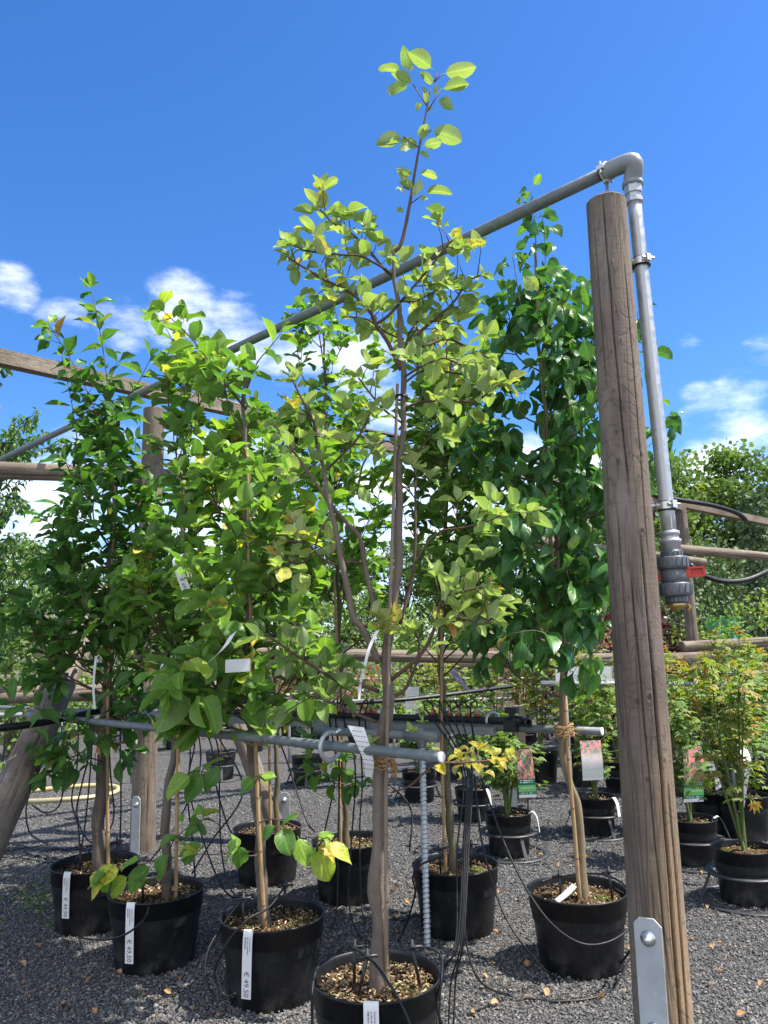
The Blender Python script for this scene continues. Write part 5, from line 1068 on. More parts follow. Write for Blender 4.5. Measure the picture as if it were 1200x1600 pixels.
# drip stakes in the pots with their hoses
t1 = drip_stake(553, 1520, YC - .06, (.05, 0, 0), 'black drip stake left of the central trunk'); t1b = drip_stake(560, 1538, YC - .12, (.35, .1, 0), 'leaning black drip stake in front of the moss in the central pot'); t2 = drip_stake(655, 1520, YC - .04, (-.25, 0, 0), 'black drip stake right of the central trunk')
drip([at(488, 1600, YC - .2), at(488, 1545, YC - .12), at(497, 1512, YC - .05), at(525, 1490, YC), t1 - Vector((.02, 0, 0)), t1b, at(600, 1525, YC - .2), at(630, 1575, YC - .24), at(650, 1625, YC - .27)], 'drip hose draped over the front of the nearest pot', r=.0042)
drip([t2, at(672, 1481, YC + .02), at(689, 1495, YC + .02), at(690, 1530, YC - .05), at(683, 1570, YC - .06), at(695, 1615, YC - .06)], 'drip hose leaving the nearest pot over its right rim', r=.0042)
t3 = drip_stake(380, 1436, YC3 - .04, (.0, 0, 0), 'black drip stake in the third pot from the left'); t3b = drip_stake(443, 1415, YC3 + .04, (.1, 0, 0), 'black drip stake behind the third trunk')
drip([t3, at(352, 1440, YC3 - .06), at(325, 1485, YC3 - .14), at(322, 1530, YC3 - .18), at(340, 1562, YC3 - .2), at(368, 1552, YC3 - .22)], 'outer drip hose loop at the left side of the third pot')
drip([t3b, at(420, 1418, YC3 - .08), at(385, 1438, YC3 - .16), at(352, 1478, YC3 - .2), at(335, 1520, YC3 - .2), at(348, 1552, YC3 - .2), at(366, 1558, YC3 - .22)], 'inner drip hose loop at the left side of the third pot')
drip_stake(223, 1398, YB - .05, (0, 0, 0), 'black drip stake in the second pot from the left'); drip_stake(125, 1350, YA - .02, (0, 0, 0), 'black drip stake left of the far left trunk'); drip_stake(182, 1340, YA, (0, 0, 0), 'black drip stake right of the far left trunk')
drip_stake(876, 1398, YD - .04, (0, 0, 0), 'black drip stake left of the pear trunk'); drip_stake(956, 1392, YD - .02, (-.1, 0, 0), 'black drip stake right of the pear trunk'); drip_stake(735, 1345, YG - .02, (.1, 0, 0), 'black drip stake in the pot beside the twisted stake'); drip_stake(688, 1352, YG - .05, (0, 0, 0), 'black drip stake left of the mossy trunk')
# paper tags and strips
def strip(pts, w, side, label, price=None, cat='plant label', lines=0, mat='paper_white', name='plant_label', wide=None):
    P = smoothpath(pts, 22); g = Geo(); V = []; U = []
    s = Vector(side).normalized()
    for i, p in enumerate(P):
        f = i / 21; ww = (w + ((wide or w) - w) * f) / 2; V += [p - s * ww, p + s * ww]; U += [(0, 1 - f), (1, 1 - f)]
    g.add(np.array(V), np.array([(2 * i, 2 * i + 1, 2 * i + 3, 2 * i + 2) for i in range(21)]), np.array(U)); o = g.build(name, mat); tag(o, label, cat)
    if price or lines:
        g = Geo(); a = P[11]; dn = (P[20] - P[9]).normalized(); n = s.cross(dn); n = n if n.dot(CO - a) > 0 else -n
        if price:
            textgeo(g, price, .021, P[13] + n * .003 - s * .008, dn, s)
            if lines: g.build('price', 'label_ink', o, smooth=False); g = Geo()
        for row in range(lines):
            f = (row + 1.5) / (lines + 2); i = int(f * 20); p = P[i]; t = (P[i + 1] - P[i]).normalized(); nn_ = s.cross(t); nn_ = nn_ if nn_.dot(CO - p) > 0 else -nn_
            q = -.36 * w
            while q < .3 * w:
                l = random.uniform(.004, .010); c = p + s * (q + l / 2) + nn_ * .002; q += l + .003
                g.add(np.array([c + s * x * l / 2 + t * y * .0009 for x, y in ((-1, -1), (1, -1), (1, 1), (-1, 1))]), np.array([(0, 1, 2, 3)]))
        g.build('print', 'label_ink', o, smooth=False)
    return o
dq = YC - .10
strip([at(556, 1135, dq), at(566, 1160, dq - .01), at(576, 1190, dq), at(576, 1214, dq + .03)], .052, (1, -.25, -.12), 'curled white paper leaflet with small print tucked left of the central trunk', cat='leaflet', lines=9, name='leaflet', wide=.022)
strip([at(590, 985, dq + .03), at(578, 1010, dq), at(570, 1040, dq), at(563, 1070, dq), at(561, 1093, dq)], .012, (1, .4, .1), 'narrow white strip hanging from the fork of the central trunk', wide=.008)
strip([at(296, 866, YB - .5), at(283, 866, YB - .52), at(276, 875, YB - .53), at(281, 895, YB - .53), at(291, 922, YB - .53), at(296, 935, YB - .53)], .034, (1, -.1, .25), 'white hooped price label hanging among leaves of the second tree', '€ 69', lines=0)
strip([at(364, 990, YC3 - .42), at(350, 1012, YC3 - .43), at(327, 1034, YC3 - .43)], .030, (.8, .1, .6), 'plain white slanting label strip left of the third trunk')
strip([at(352, 1041, YC3 - .3), at(370, 1040, YC3 - .3), at(391, 1039, YC3 - .3)], .045, (0, .1, 1), 'white band label wrapped beside the third trunk')
strip([at(262, 1035, YB - .45), at(257, 1055, YB - .46), at(258, 1068, YB - .46)], .05, (1, 0, .3), 'cream rounded tag with small print under the second tree', lines=3, name='plant_tag', cat='plant tag')
strip([at(150, 1025, YA - .25), at(146, 1070, YA - .25), at(148, 1108, YA - .24)], .010, (1, .3, 0), 'thin white strip label hanging beside the far left trunk')
strip([at(706, 1046, YG - .1), at(718, 1062, YG - .1), at(732, 1079, YG - .1)], .036, (.8, 0, .6), 'purple printed plant tag on a mossy branch right of the central trunk', mat='plum_print', name='plant_tag', cat='plant tag', wide=.012)
strip([at(870, 1408, YD - .1), at(885, 1396, YD - .09), at(898, 1383, YD - .08)], .022, (.6, 0, -.5), 'white label lying on the soil of the pear pot')
strip([at(644, 1073, 7.5), at(644, 1096, 7.5), at(645, 1121, 7.5)], .13, (1, 0, 0), 'white printed sheet hanging on a rail right of the central trunk', lines=4, name='notice_sheet', cat='notice sheet')
# ------------------------------------------------------------------ potted maples behind, on wire pot stands
def star_leaves(g, items, mi=0):
    V = []; F = []; TN = []; U = []
    for p, d, n, size, tone in items:
        d = d.normalized(); n = (n - d * n.dot(d)).normalized(); s = n.cross(d)
        for a, l in ((-1.75, .45), (-1.0, .8), (-.48, .95), (0, 1.1), (.48, .95), (1.0, .8), (1.75, .45)):
            a += random.uniform(-.12, .12); dr = d * math.cos(a) + s * math.sin(a); sr = n.cross(dr); L = l * size * .62; w = L * .17
            k = len(V); m = p + dr * L * .5 - n * L * .03
            V += [p, m + sr * w, p + dr * L - n * L * random.uniform(.1, .35), m - sr * w]; F.append((k, k + 1, k + 2, k + 3)); U += [(0, .5), (.5, 1), (1, .5), (.5, 0)]; TN += [tone] * 4
    g.add(np.array([tuple(v) for v in V]), np.array(F), np.array(U), mi, tone=np.array(TN))
def maple_geo(H, Wd, nst, nleaf, tonem, yellow):
    T = Geo(); items = []
    for k in range(nst):
        a = random.random() * 6.28; lean = random.uniform(.12, .5) * Wd; hh = H * random.uniform(.7, 1.02)
        pts = [Vector((random.uniform(-.012, .012), random.uniform(-.012, .012), .19)), Vector((math.cos(a) * lean * .35, math.sin(a) * lean * .35, .2 + hh * .35)), Vector((math.cos(a) * lean * .8, math.sin(a) * lean * .8, .2 + hh * .72)), Vector((math.cos(a + .4) * lean, math.sin(a + .4) * lean, .2 + hh))]
        P = smoothpath(pts, 24); tube(T, P, [.008, .0022], 7, mi=1, tone=0)
        for q in range(nleaf // nst // 5):
            f = random.uniform(.30, 1) ; x = min(f, .998) * 23; i = int(x); p = P[i].lerp(P[i + 1], x - i); b = random.random() * 6.28; l = random.uniform(.05, 1) * Wd * (1.15 - f * .6)
            e = p + Vector((math.cos(b) * l, math.sin(b) * l, random.uniform(.0, .12))); tube(T, [p, p.lerp(e, .5) + Vector((0, 0, .02)), e], [.0026, .0012], 4, mi=1, tone=0)
            for z in range(5):
                t = random.uniform(.3, 1.0); c = p.lerp(e, t) + rv(.03); dd = Vector((math.cos(b) + random.uniform(-1, 1), math.sin(b) + random.uniform(-1, 1), random.uniform(-.5, .1)))
                tn = min(1, max(0, random.gauss(tonem + .3 * (f - .6), .14)));
                if random.random() < yellow: tn = random.uniform(.85, 1)
                items.append((c, dd, Vector((0, 0, 1)) + rv(.45), random.uniform(.05, .092), tn))
    G = Geo(); star_leaves(G, items, 0); G.merge(T); return G
def mk_maple(label, H, Wd, mat, tonem, yellow, nst=6, nleaf=360, R_=.14, h=.24):
    root = thing('potted_maple', label, 'potted maple', (0, 0, 0), 'young maples in black pots')
    g = Geo(); lathe(g, (0, 0, 0), pot_prof(R_, h), 40); pot = g.build('pot', 'pot_plastic', root)
    g = soil_disc(R_ * .94, h * .86, 3, 10, 24, .006); add_chips(g, R_ * .92, h * .86, 120); g.build('soil', ['potting_soil', 'soil_chip'], root)
    maple_geo(H, Wd, nst, nleaf, tonem, yellow).build('crown', [mat, 'green_stem' if mat != 'maple_leaf_gold' else 'red_twig'], root)
    return root, pot
MAP = {}
def maple(px, py, kind, label, s=1.0, rot=None, stand=None, flag=None):
    cfg = {'green': (.82, .28, 'maple_leaf_green', .50, .08), 'lime': (.88, .30, 'maple_leaf_lime', .42, .24), 'gold': (.95, .24, 'maple_leaf_gold', .45, .12), 'low': (.58, .30, 'maple_leaf_green', .45, .10), 'tall': (1.12, .22, 'maple_leaf_lime', .45, .32)}[kind]
    c = hit(px, py, .24 * s)
    if kind not in MAP:
        r, _ = mk_maple(label, *cfg); MAP[kind] = r
    else:
        r = copy_tree(MAP[kind]); r['label'] = label
    r.location = (c.x, c.y, 0); r.rotation_euler = (0, 0, random.random() * 6.28 if rot is None else rot); r.scale = (s, s, s)
    if stand: pot_stand(c.x, c.y, s, stand)
    if flag:
        b = Vector((c.x, c.y, 0)); a = flag[0]; o = Vector((math.cos(a), math.sin(a), 0)); sd_ = Vector((-math.sin(a), math.cos(a), 0)); k = .14 * s
        strip([b + o * k * .9 + Vector((0, 0, .235 * s)), b + o * (k + .012) + Vector((0, 0, .245 * s)), b + o * (k + .035) + Vector((0, 0, .21 * s)), b + o * (k + .045 + flag[1]) + Vector((0, 0, .13 * s))], .03, sd_, flag[2], lines=4)
    return r
STAND = []
def pot_stand(x, y, s, label):
    if STAND:
        r = copy_tree(STAND[0]); r['label'] = label
    else:
        r = thing('pot_stand', label, 'pot stand', (0, 0, 0), 'wire pot stands'); STAND.append(r)
        def hoop(z, r0, r1, nm):
            g = Geo(); lathe(g, (0, 0, z), [(r0, 0), (r1, 0), (r1, .008), (r0, .008), (r0, 0)], 56); g.build(nm, 'ring_steel', r)
        hoop(.002, .20, .235, 'base_ring'); hoop(.125, .142, .175, 'top_ring')
        for k in range(3):
            a = -1.3 + k * 2.094; g = Geo(); p = Vector((.16 * math.cos(a), .16 * math.sin(a), .126)); q = Vector((.215 * math.cos(a), .215 * math.sin(a), .010)); beam(g, q, p, .020, .005); g.build('leg', 'ring_steel', r, smooth=False)
    r.location = (x, y, 0); r.rotation_euler = (0, 0, random.uniform(-.25, .25)); r.scale = (s, s, s); return r
maple(793, 1268, 'low', 'young green maple beside the pink blossom tag right of the central trunk', 1.0, None, 'wire stand under the maple pot nearest the central trunk', (-.3, .0, 'white label strip on the maple pot nearest the central trunk'))
maple(738, 1230, 'green', 'young green maple in a pot half hidden by hanging drip hoses', .92, None, 'wire stand behind the bundle of hanging drip hoses', (-.9, 0, 'white label strip on the pot behind the hanging hoses'))
maple(654, 1203, 'low', 'low green maple in a black pot behind the steel stake', 1.0, None, 'wire stand behind the twisted steel stake')
maple(928, 1243, 'green', 'young green maple right of the pear trunk under the faded tag', .98, None, 'wire stand right of the pear trunk', (-.85, 0, 'white barcode label on the pot right of the pear trunk'))
maple(1079, 1277, 'green', 'young green maple just right of the tall front post', 1.0, None, 'wire stand just right of the tall front post', (-.1, .02, 'curved white label strip sticking out right of the tall post'))
maple(1160, 1322, 'lime', 'tall light green maple in the nearest pot at the right edge', 1.02, None, 'wire stand nearest the right edge')
maple(968, 1188, 'green', 'green maple partly hidden behind the left side of the tall post', 1.05, None, 'wire stand hidden left behind the tall post')
maple(1205, 1222, 'green', 'dark green maple cut by the right picture edge', 1.1, None, 'wire stand cut by the right picture edge')
for i, (px, py, k, s, lab) in enumerate((
    (700, 1176, 'lime', 1.0, 'light green maple behind the mossy trunk'), (775, 1172, 'green', 1.1, 'green maple behind the black end fitting of the pipe'), (845, 1174, 'lime', 1.1, 'light green maple just left of the pear trunk'),
    (905, 1176, 'green', 1.15, 'green maple below the long white sign'), (1050, 1196, 'tall', .95, 'reddish-tipped maple close behind the tall post'), (1118, 1192, 'gold', 1.0, 'golden yellow maple in the middle of the right-hand group'),
    (1180, 1188, 'tall', 1.05, 'tall thin maple with red tips at the right edge'), (735, 1148, 'green', 1.2, 'far green maple behind the hanging nozzles'), (815, 1146, 'lime', 1.15, 'far light green maple between mossy trunk and pear trunk'), (890, 1144, 'tall', 1.0, 'far reddish maple above the pipe end'),
    (945, 1148, 'green', 1.15, 'far green maple under the sign picture'), (1075, 1150, 'gold', .95, 'far golden maple behind the tall post'), (1140, 1152, 'tall', 1.05, 'far orange-tipped maple behind the golden maple'), (1215, 1152, 'gold', 1.0, 'far golden maple at the right edge'),
    (1160, 1240, 'green', 1.1, 'bushy green maple behind the nearest right-hand pot'), (1110, 1235, 'green', 1.05, 'bushy green maple behind the right-hand blossom tag'), (1020, 1140, 'lime', 1.1, 'far light green maple hidden behind the tall post'))):
    maple(px, py, k, lab, s)
# printed plant tags on black sticks
def ptag(px, py0, py1, pw, Y, mat, label, stick, lean=0.0):
    t = at(px, py0, Y); b = at(px + lean, py1, Y); w = pw * Y * .985 / FPX; root = thing('plant_tag', label, 'plant tag', at(px, py1, Y), 'printed plant tags')
    g = Geo(); sheet(g, [t, t.lerp(b, .5) + Vector((0, -.012, 0)), b], w, (1, .12, .0), 12); g.build('tag_card', mat, root)
    if stick: g = Geo(); tube(g, [at(stick[0], py0 - 6, Y + .02), at(stick[0], stick[1], Y + .05)], .0045, 8); tube(g, [at(px - pw * .5, py0 - 1, Y + .01), at(px + pw * .5, py0 - 3, Y + .01)], .003, 6); g.build('stick', 'tie_black', root)
ptag(817, 1171, 1246, 27, 4.75, 'printed_tag', 'blossom tag with green foot on a stick between central trunk and pear trunk', (825, 1275), 8)
ptag(1082, 1166, 1253, 32, 4.45, 'second_printed_tag', 'blossom tag with green foot just right of the tall front post', None, 2)
ptag(922, 1157, 1219, 33, 4.6, 'faded_tag', 'faded pale blossom tag hanging below the rear pipe end', None, 5)
strip([at(1155, 1160, 4.2), at(1168, 1190, 4.15), at(1165, 1215, 4.15), at(1158, 1268, 4.2)], .05, (.9, .1, .2), 'long white hanging strip label in the nearest right-hand maple', wide=.03)
strip([at(1108, 1185, 4.6), at(1115, 1205, 4.6), at(1124, 1232, 4.6)], .04, (.8, 0, .4), 'white printed strip right of the right-hand blossom tag', lines=4)
# long white sign with a small picture, on a steel rail
sY = 6.3; a_ = at(868, 1053, sY); b_ = at(984, 1053, sY); root = thing('sign_board', 'long white sign board with a small flower picture left of the tall post', 'sign', a_.lerp(b_, .5))
g = Geo(); beam(g, a_, b_, .008, .115); g.build('board', 'paper_white', root, smooth=False)
g = Geo(); c = at(962, 1051, sY - .012); w = .028; g.add([c + Vector((x * w, 0, z * .043)) for x, z in ((-1, -1), (1, -1), (1, 1), (-1, 1))], np.array([(0, 1, 2, 3)]), [(0, 0), (1, 0), (1, 1.5), (0, 1.5)]); g.build('picture', 'blossom_print', root)
g = Geo()
for row in range(2):
    q = 0
    for k in range(7): box(g, at(893 + k * 6, 1055 + row * 4, sY - .012), (.022, .001, .004))
g.build('print', 'label_ink', root, smooth=False)
# steel trellis rails far behind
for i, (x0, y0, Y0, x1, y1, Y1, lab) in enumerate(((845, 1068, 6.45, 1300, 1070, 6.6, 'steel rail carrying the long white sign'), (420, 1098, 8.8, 800, 1092, 9.2, 'far steel rail behind the central trunk'), (200, 1100, 9.5, 640, 1076, 11.0, 'farthest steel rail seen between the trunks at left'),
    (-40, 1118, 7.6, 230, 1113, 7.8, 'steel rail at the far left behind the leaning brace'), (1060, 1052, 8.4, 1300, 1050, 8.6, 'steel rail behind the golden maples'), (1120, 1092, 6.1, 1300, 1086, 6.1, 'near steel rail at the right edge among maples'), (440, 1062, 11.6, 850, 1060, 12.0, 'thin steel rail above the hoses behind the trunk'))):
    a = at(x0, y0, Y0); b = at(x1, y1, Y1); root = thing('trellis_rail', lab, 'steel rail', ((a.x + b.x) / 2, (a.y + b.y) / 2, 0), 'steel rails of the back rows')
    g = Geo(); tube(g, [a, b], .022, 12, 8); g.build('rail_tube', 'dull_galvanised', root)
    for f in (.08, .5, .92):
        p = a.lerp(b, f); g = Geo(); tube(g, [Vector((p.x, p.y, 0)), p - Vector((0, 0, .022))], .016, 10, 4); g.build('rail_leg', 'dull_galvanised', root)
# ------------------------------------------------------------------ shrubs
def blob_leaves(n, W_, H_, z0, size, tone, flat=.0, clump=None, shape='far', D=None):
    L = Leaves(); D = D or W_; clump = clump or max(8, n // 30)
    cs = []
    for k in range(clump):
        a = random.random() * 6.28; u = random.uniform(-1, 1); r = random.random() ** .35; rr = math.sqrt(max(0, 1 - (u * .9) ** 2)); cs.append((Vector((math.cos(a) * rr * r * W_ * .5, math.sin(a) * rr * r * D * .5, z0 + H_ * (.5 + .5 * u * (.6 + .4 * r)))), random.gauss(tone, .14)))
    for i in range(n):
        c, t = random.choice(cs); s = W_ * .14 + .02; p = c + Vector((random.gauss(0, s), random.gauss(0, s), random.gauss(0, s * .8))); p.z = max(.03, p.z)
        d = Vector((p.x, p.y, 0)) * .6 + rv(1.0) + Vector((0, 0, -.15)); l = size * random.uniform(.6, 1.25); L.put(p, d, Vector((0, 0, 1)) + rv(.9), l, l * .30, random.uniform(.1, 1.0), .2, min(1, max(0, random.gauss(t, .15))))
    return L
def shrub(name, label, px, Y, top, wpx, mat, n, size, cat='shrub', group='shrubs behind the potted trees', tone=.45, z0=.1, stems=5, D=None, nc=2):
    p = at(px, 1050, Y); zt = at(px, top, Y).z; W_ = wpx * Y * .985 / FPX; root = thing(name, label, cat, (p.x, p.y, 0), group)
    L = blob_leaves(n, W_, zt - z0, z0, size, tone, D=D); L.r = [tuple(np.array(r) + np.array((p.x, p.y, 0) + (0,) * 11)) for r in L.r]
    g = Geo(); L.into(g, 'far', nc); g.build('crown', mat, root)
    g = Geo()
    for k in range(stems):
        a = random.random() * 6.28; e = Vector((p.x + math.cos(a) * W_ * .3, p.y + math.sin(a) * W_ * .3, zt * random.uniform(.6, .9))); tube(g, [Vector((p.x + random.uniform(-.05, .05), p.y, 0)), Vector((p.x, p.y, zt * .35)).lerp(e, .4), e], [.012, .004], 6, 8)
    g.build('stems', 'far_bark', root); return root
SH = [('red_shrub', 'dark burgundy leaved shrub just left of the tall front post', 970, 10.0, 930, 100, 'red_leaf', 900, .10), ('red_shrub', 'dark burgundy leaved shrub behind the ball valve post', 1042, 10.2, 940, 90, 'red_leaf', 800, .10), ('red_shrub', 'small burgundy shrub behind the pear tree leaves', 845, 10.5, 955, 80, 'red_leaf', 500, .09),
      ('pink_shrub', 'pink and green shrub between mossy trunk and pear trunk', 775, 9.4, 990, 90, 'pink_leaf', 700, .06), ('pink_shrub', 'pink-tipped shrub right behind the pear trunk', 905, 9.2, 968, 80, 'pink_leaf', 800, .06), ('pink_shrub', 'coral-tipped shrub left of the tall post above the sign', 945, 8.9, 985, 60, 'pink_leaf', 500, .055), ('pink_shrub', 'pink shrub seen low beside the tall post on the right', 1040, 9.0, 1020, 60, 'pink_leaf', 400, .055),
      ('green_shrub', 'bright green shrub under the ball valve', 1085, 9.8, 965, 70, 'maple_leaf_lime', 600, .06), ('green_shrub', 'bright green shrub in front of the green netting', 1150, 10.4, 940, 90, 'maple_leaf_green', 700, .07), ('green_shrub', 'yellow-green shrub at the right edge below the hanging hose', 1205, 9.6, 925, 90, 'maple_leaf_lime', 700, .08),
      ('green_shrub', 'dark broad-leaved shrub at the left edge behind the low rail', 18, 9.0, 955, 110, 'far_leaf', 900, .10), ('green_shrub', 'fresh green shrub right of the small brown fence', 105, 10.0, 1010, 90, 'maple_leaf_green', 700, .07), ('green_shrub', 'green shrub behind the small brown fence', 60, 13.5, 890, 170, 'far_leaf', 1300, .10),
      ('green_shrub', 'rounded green shrub behind the plum tree', 170, 13.0, 910, 150, 'far_leaf', 1200, .10), ('green_shrub', 'pale green shrub behind the second quince', 290, 12.0, 950, 130, 'maple_leaf_green', 900, .09), ('green_shrub', 'rounded green shrub behind the third quince', 400, 13.5, 920, 150, 'far_leaf', 1200, .10), ('green_shrub', 'rounded shrub behind the slim central trunk', 530, 13.0, 935, 150, 'far_leaf', 1200, .10),
      ('green_shrub', 'light green shrub between central trunk and mossy trunk', 640, 12.0, 950, 110, 'maple_leaf_green', 900, .09), ('green_shrub', 'green shrub behind the mossy trunk and purple tag', 735, 13.5, 915, 140, 'far_leaf', 1200, .10), ('green_shrub', 'green shrub behind the pear tree crown', 850, 14.0, 900, 150, 'far_leaf', 1200, .10),
      ('conifer_hedge', 'feathery grey-green conifer right of the tall post', 1050, 15.0, 850, 130, 'conifer_leaf', 2200, .12), ('conifer_hedge', 'feathery conifer behind the green netting', 1130, 15.5, 845, 130, 'conifer_leaf', 2200, .12), ('conifer_hedge', 'feathery conifer partly cut by the right edge', 1230, 16.0, 850, 120, 'conifer_leaf', 1800, .12), ('conifer_hedge', 'feathery conifer hidden left behind the tall post', 965, 15.5, 855, 130, 'conifer_leaf', 1800, .12)]
for nm, lab, px, Y, top, wpx, mat, n, size in SH: shrub(nm, lab, px, Y, top, wpx, mat, int(n * 1.2), size)
shrub('columnar_conifer', 'dark narrow conifer column at the right edge', 1206, 13.0, 770, 42, 'conifer_leaf', 2200, .10, 'conifer', None, .15, D=.5)
# potted shrubs in the distance between trunks
DP = [(225, 1130, 'pink_leaf'), (275, 1138, 'far_leaf'), (395, 1140, 'far_leaf'), (455, 1128, 'pink_leaf'), (500, 1126, 'maple_leaf_green'), (560, 1130, 'pink_leaf'), (610, 1128, 'maple_leaf_green'), (640, 1136, 'far_leaf'), (30, 1148, 'far_leaf'), (85, 1146, 'maple_leaf_green'), (250, 1112, 'pink_leaf'), (310, 1116, 'maple_leaf_green'), (365, 1112, 'far_leaf'), (425, 1108, 'pink_leaf'), (475, 1104, 'maple_leaf_lime'), (520, 1106, 'pink_leaf'), (575, 1104, 'maple_leaf_green'), (625, 1106, 'pink_leaf'), (670, 1112, 'red_leaf'), (725, 1108, 'pink_leaf'), (180, 1116, 'maple_leaf_green'), (130, 1120, 'pink_leaf'), (480, 1180, None), (345, 1174, None)]
DL = ['small pink shrub in a far pot left of the second trunk', 'small dark shrub in a far pot left of the third trunk', 'small dark shrub in a far pot right of the third trunk', 'far pink shrub in a pot right of the third trunk', 'far green shrub in a pot beside the ring shackle', 'far pink shrub in a pot left of the central trunk', 'far green shrub in a pot right of the central trunk', 'far dark shrub in a pot behind the steel tee', 'far dark shrub in a pot at the left edge', 'far green shrub in a pot behind the leaning brace',
      'farthest pink shrub in a pot right of the second trunk', 'farthest green shrub in a pot left of the third trunk', 'farthest dark shrub in a pot close left of the third trunk', 'farthest pink shrub in a pot close right of the third trunk', 'farthest lime shrub in a pot above the ring shackle', 'farthest pink shrub in a pot beside the leaflet', 'farthest green shrub in a pot just left of the central trunk', 'farthest pink shrub in a pot just right of the central trunk', 'farthest burgundy shrub in a pot left of the mossy trunk', 'farthest pink shrub in a pot right of the mossy trunk', 'farthest green shrub in a pot right of the far left trunk', 'farthest pink shrub in a pot left of the far left trunk',
      'thin bare-stemmed sapling in a far pot left of the central trunk', 'thin bare-stemmed sapling in a pot with a square rim behind drip hoses']
for (px, py, mt), lab in zip(DP, DL):
    c = hit(px, py, .26); root = thing('potted_shrub', lab, 'potted shrub', (c.x, c.y, 0), 'pots of the back rows')
    g = Geo(); lathe(g, wloc(root), pot_prof(.15, .26), 4 if 'square' in lab else 28); g.build('pot', 'pot_mid_black', root, smooth='square' not in lab)
    g = Geo(); lathe(g, wloc(root) + Vector((0, 0, .22)), [(.13, 0), (0, .012)], 20); g.build('soil', 'potting_soil', root)
    if mt:
        L = blob_leaves(420, .55, .7, .3, .07, .5); L.r = [tuple(np.array(r) + np.array((c.x, c.y, 0) + (0,) * 11)) for r in L.r]; g = Geo(); L.into(g, 'far', 2); g.build('crown', mt, root)
    g = Geo(); tube(g, [(c.x, c.y, .22), (c.x + .02, c.y, .6), (c.x, c.y, 1.15)], [.012, .006], 8, 10); g.build('stem', 'pear_bark', root)
    if py > 1160: pot_stand(c.x, c.y, 1.05, 'wire stand under the far sapling ' + ('left of the central trunk' if px > 400 else 'behind the drip hoses'))
# green netting
a = at(1104, 965, 12.2); b = at(1158, 965, 12.2); g = Geo(); n_ = 14; V = []
for i in range(n_ + 1):
    for j in range(8): V.append((a.x + (b.x - a.x) * i / n_, a.y + .05 * math.sin(i * 1.1) + .03 * math.sin(j), a.z - (a.z - .4) * j / 7))
g.add(V, np.array([(i * 8 + j, (i + 1) * 8 + j, (i + 1) * 8 + j + 1, i * 8 + j + 1) for i in range(n_) for j in range(7)]))
tag(g.build('shade_net', 'netting_green'), 'green shade netting panel under the hanging hose at right', 'netting')

# ------------------------------------------------------------------ trees behind
def far_tree_proto(name, n, clumps, Hc, Wc, zc, seed, leafsize, mat, tone=.45):
    random.seed(seed); root = thing(name, '', 'tree', (0, 0, 0), 'trees beyond the nursery'); L = Leaves()
    cs = []
    for k in range(clumps):
        a = random.random() * 6.28; u = random.uniform(-1, 1); r = random.random() ** .3; rr = math.sqrt(1 - min(.97, abs(u)) ** 2) * (1 + .25 * math.sin(3 * a + seed)); cs.append((Vector((math.cos(a) * rr * r * Wc, math.sin(a) * rr * r * Wc, zc + Hc * u * (.75 + .25 * r))), random.uniform(.35, .75), random.gauss(tone, .15)))
    for i in range(n):
        c, s, t = random.choice(cs); p = c + Vector((random.gauss(0, s), random.gauss(0, s), random.gauss(0, s * .6))) * .75
        l = leafsize * random.uniform(.6, 1.3); L.put(p, rv(1.0) + Vector((0, 0, -.2)), Vector((0, 0, 1)) + rv(.9), l, l * .36, .5, .2, min(1, max(0, random.gauss(t, .14))))
    g = Geo(); L.into(g, 'far', 2); g.build('crown', mat, root)
    g = Geo(); tube(g, [(0, 0, 0), (.1, .05, zc * .5), (.05, 0, zc), (0, .1, zc + Hc * .7)], [.19, .04], 10, 16)
    for c, s, t in cs[::3]:
        z = max(.8, c.z * .55); tube(g, [(0, 0, z), (c.x * .5, c.y * .5, (z + c.z) / 2), tuple(c)], [.06, .015], 6, 8)
    g.build('trunk', 'far_bark', root); return root
prots = [far_tree_proto('background_tree', 7500, 60, 3.6, 2.6, 5.2, 3, .22, 'far_leaf'), far_tree_proto('background_tree', 7000, 50, 3.4, 2.9, 5.0, 8, .23, 'far_leaf', .58), far_tree_proto('background_tree', 6500, 44, 3.7, 2.4, 5.4, 21, .22, 'far_leaf', .42)]
random.seed(99)
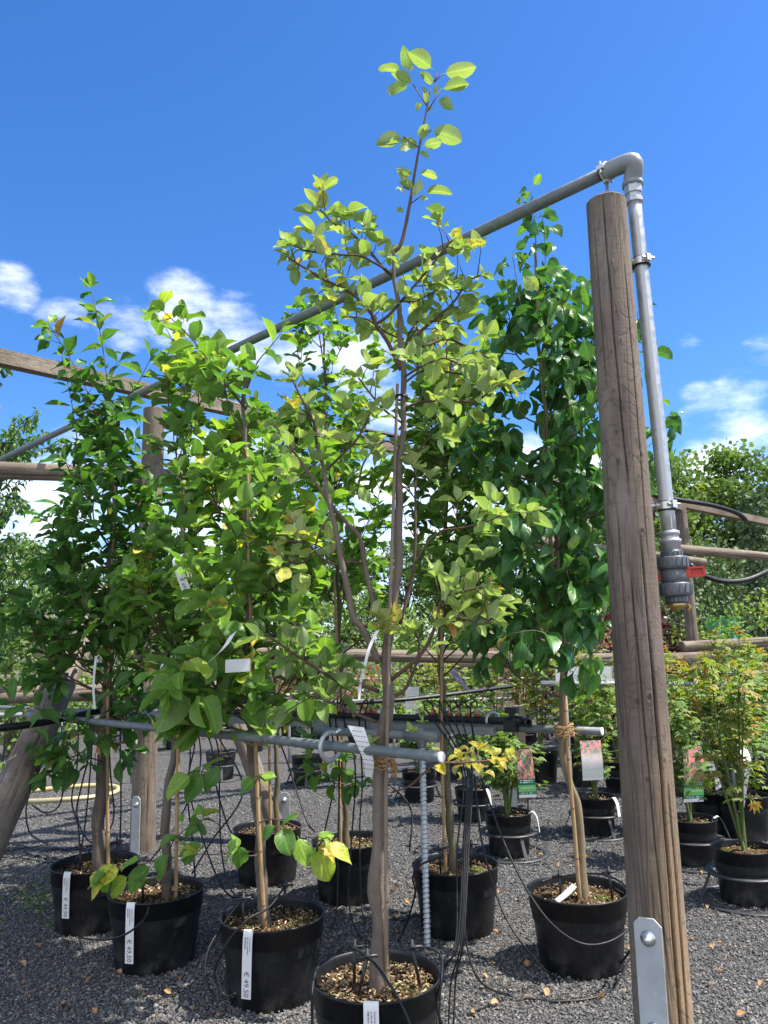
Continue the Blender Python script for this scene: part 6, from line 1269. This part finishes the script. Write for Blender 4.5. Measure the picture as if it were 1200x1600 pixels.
BT = [(1045, 728, 29, 0, 'loose green tree seen between the tall post and the down pipe'), (1105, 712, 31, 1, 'green tree beyond the far beam right of the valve'), (1180, 714, 30, 2, 'green tree above the curved hose near the right edge'), (1265, 722, 30, 0, 'green tree cut by the right picture edge'), (965, 735, 33, 1, 'green tree hidden left behind the tall post'), (885, 770, 34, 2, 'distant tree behind the pear tree crown'),
      (805, 800, 33, 0, 'distant tree behind the left side of the pear'), (725, 830, 34, 1, 'distant tree behind the mossy-trunked quince'), (640, 850, 35, 2, 'distant tree behind the central trunk'), (555, 868, 36, 0, 'distant tree left of the central trunk'), (465, 872, 34, 1, 'distant tree right of the third quince'), (375, 880, 36, 2, 'distant tree behind the third quince'),
      (285, 885, 35, 0, 'distant tree behind the second quince'), (195, 880, 34, 1, 'distant tree behind the plum tree'), (100, 870, 35, 2, 'distant tree behind the small brown fence'), (15, 850, 34, 0, 'distant tree at the left edge below the cherry')]
used = set()
for px, top, Y, k, lab in BT:
    p = at(px, 1050, Y); zt = at(px, top, Y).z; o = prots[k] if k not in used else copy_tree(prots[k]); used.add(k)
    o['label'] = lab; s = zt / ({0: 8.6, 1: 8.2, 2: 8.9}[k]); o.location = (p.x, p.y, 0); o.rotation_euler = (0, 0, random.random() * 6.28); w = max(s, .72); o.scale = (w, w, s)
def cherry():
    random.seed(5); c0 = at(-45, 1050, 8.2); root = thing('cherry_tree', 'cherry tree with hanging narrow leaves at the left edge', 'tree', (c0.x, c0.y, 0)); L = Leaves(); T = Geo()
    sp = dict(prof='plum', len=(.075, .12), wid=(.17, .22), curl=(.3, 1.0), droop=1.0, tone=.45, yellow=.03, tilt=.7, young=.8)
    for k in range(85):
        y = random.uniform(560, 1010); xr = np.interp(y, (560, 620, 700, 800, 900, 1010), (35, 95, 110, 85, 80, 70)); e = at(random.uniform(-170, xr), y, 8.2 + random.uniform(-.9, .9)); s = Vector((c0.x + random.uniform(-.1, .1), c0.y, max(.7, e.z - random.uniform(.3, 1.0))))
        grow(L, T, [s, s.lerp(e, .5) + Vector((0, 0, .18)), e], .012, .002, sp, f0=.3, spacing=.022, spur=.45, ros=4)
    G = Geo(); L.into(G, 'plum', 2); G.merge(T); G.build('crown', ['cherry_leaf', 'dark_twig'], root)
    g = Geo(); tube(g, [(c0.x, c0.y, 0), (c0.x + .05, c0.y, 1.2), (c0.x, c0.y, 2.6), (c0.x + .1, c0.y, 4.0)], [.11, .03], 14, 24); g.build('trunk', 'plum_bark', root)
cherry()
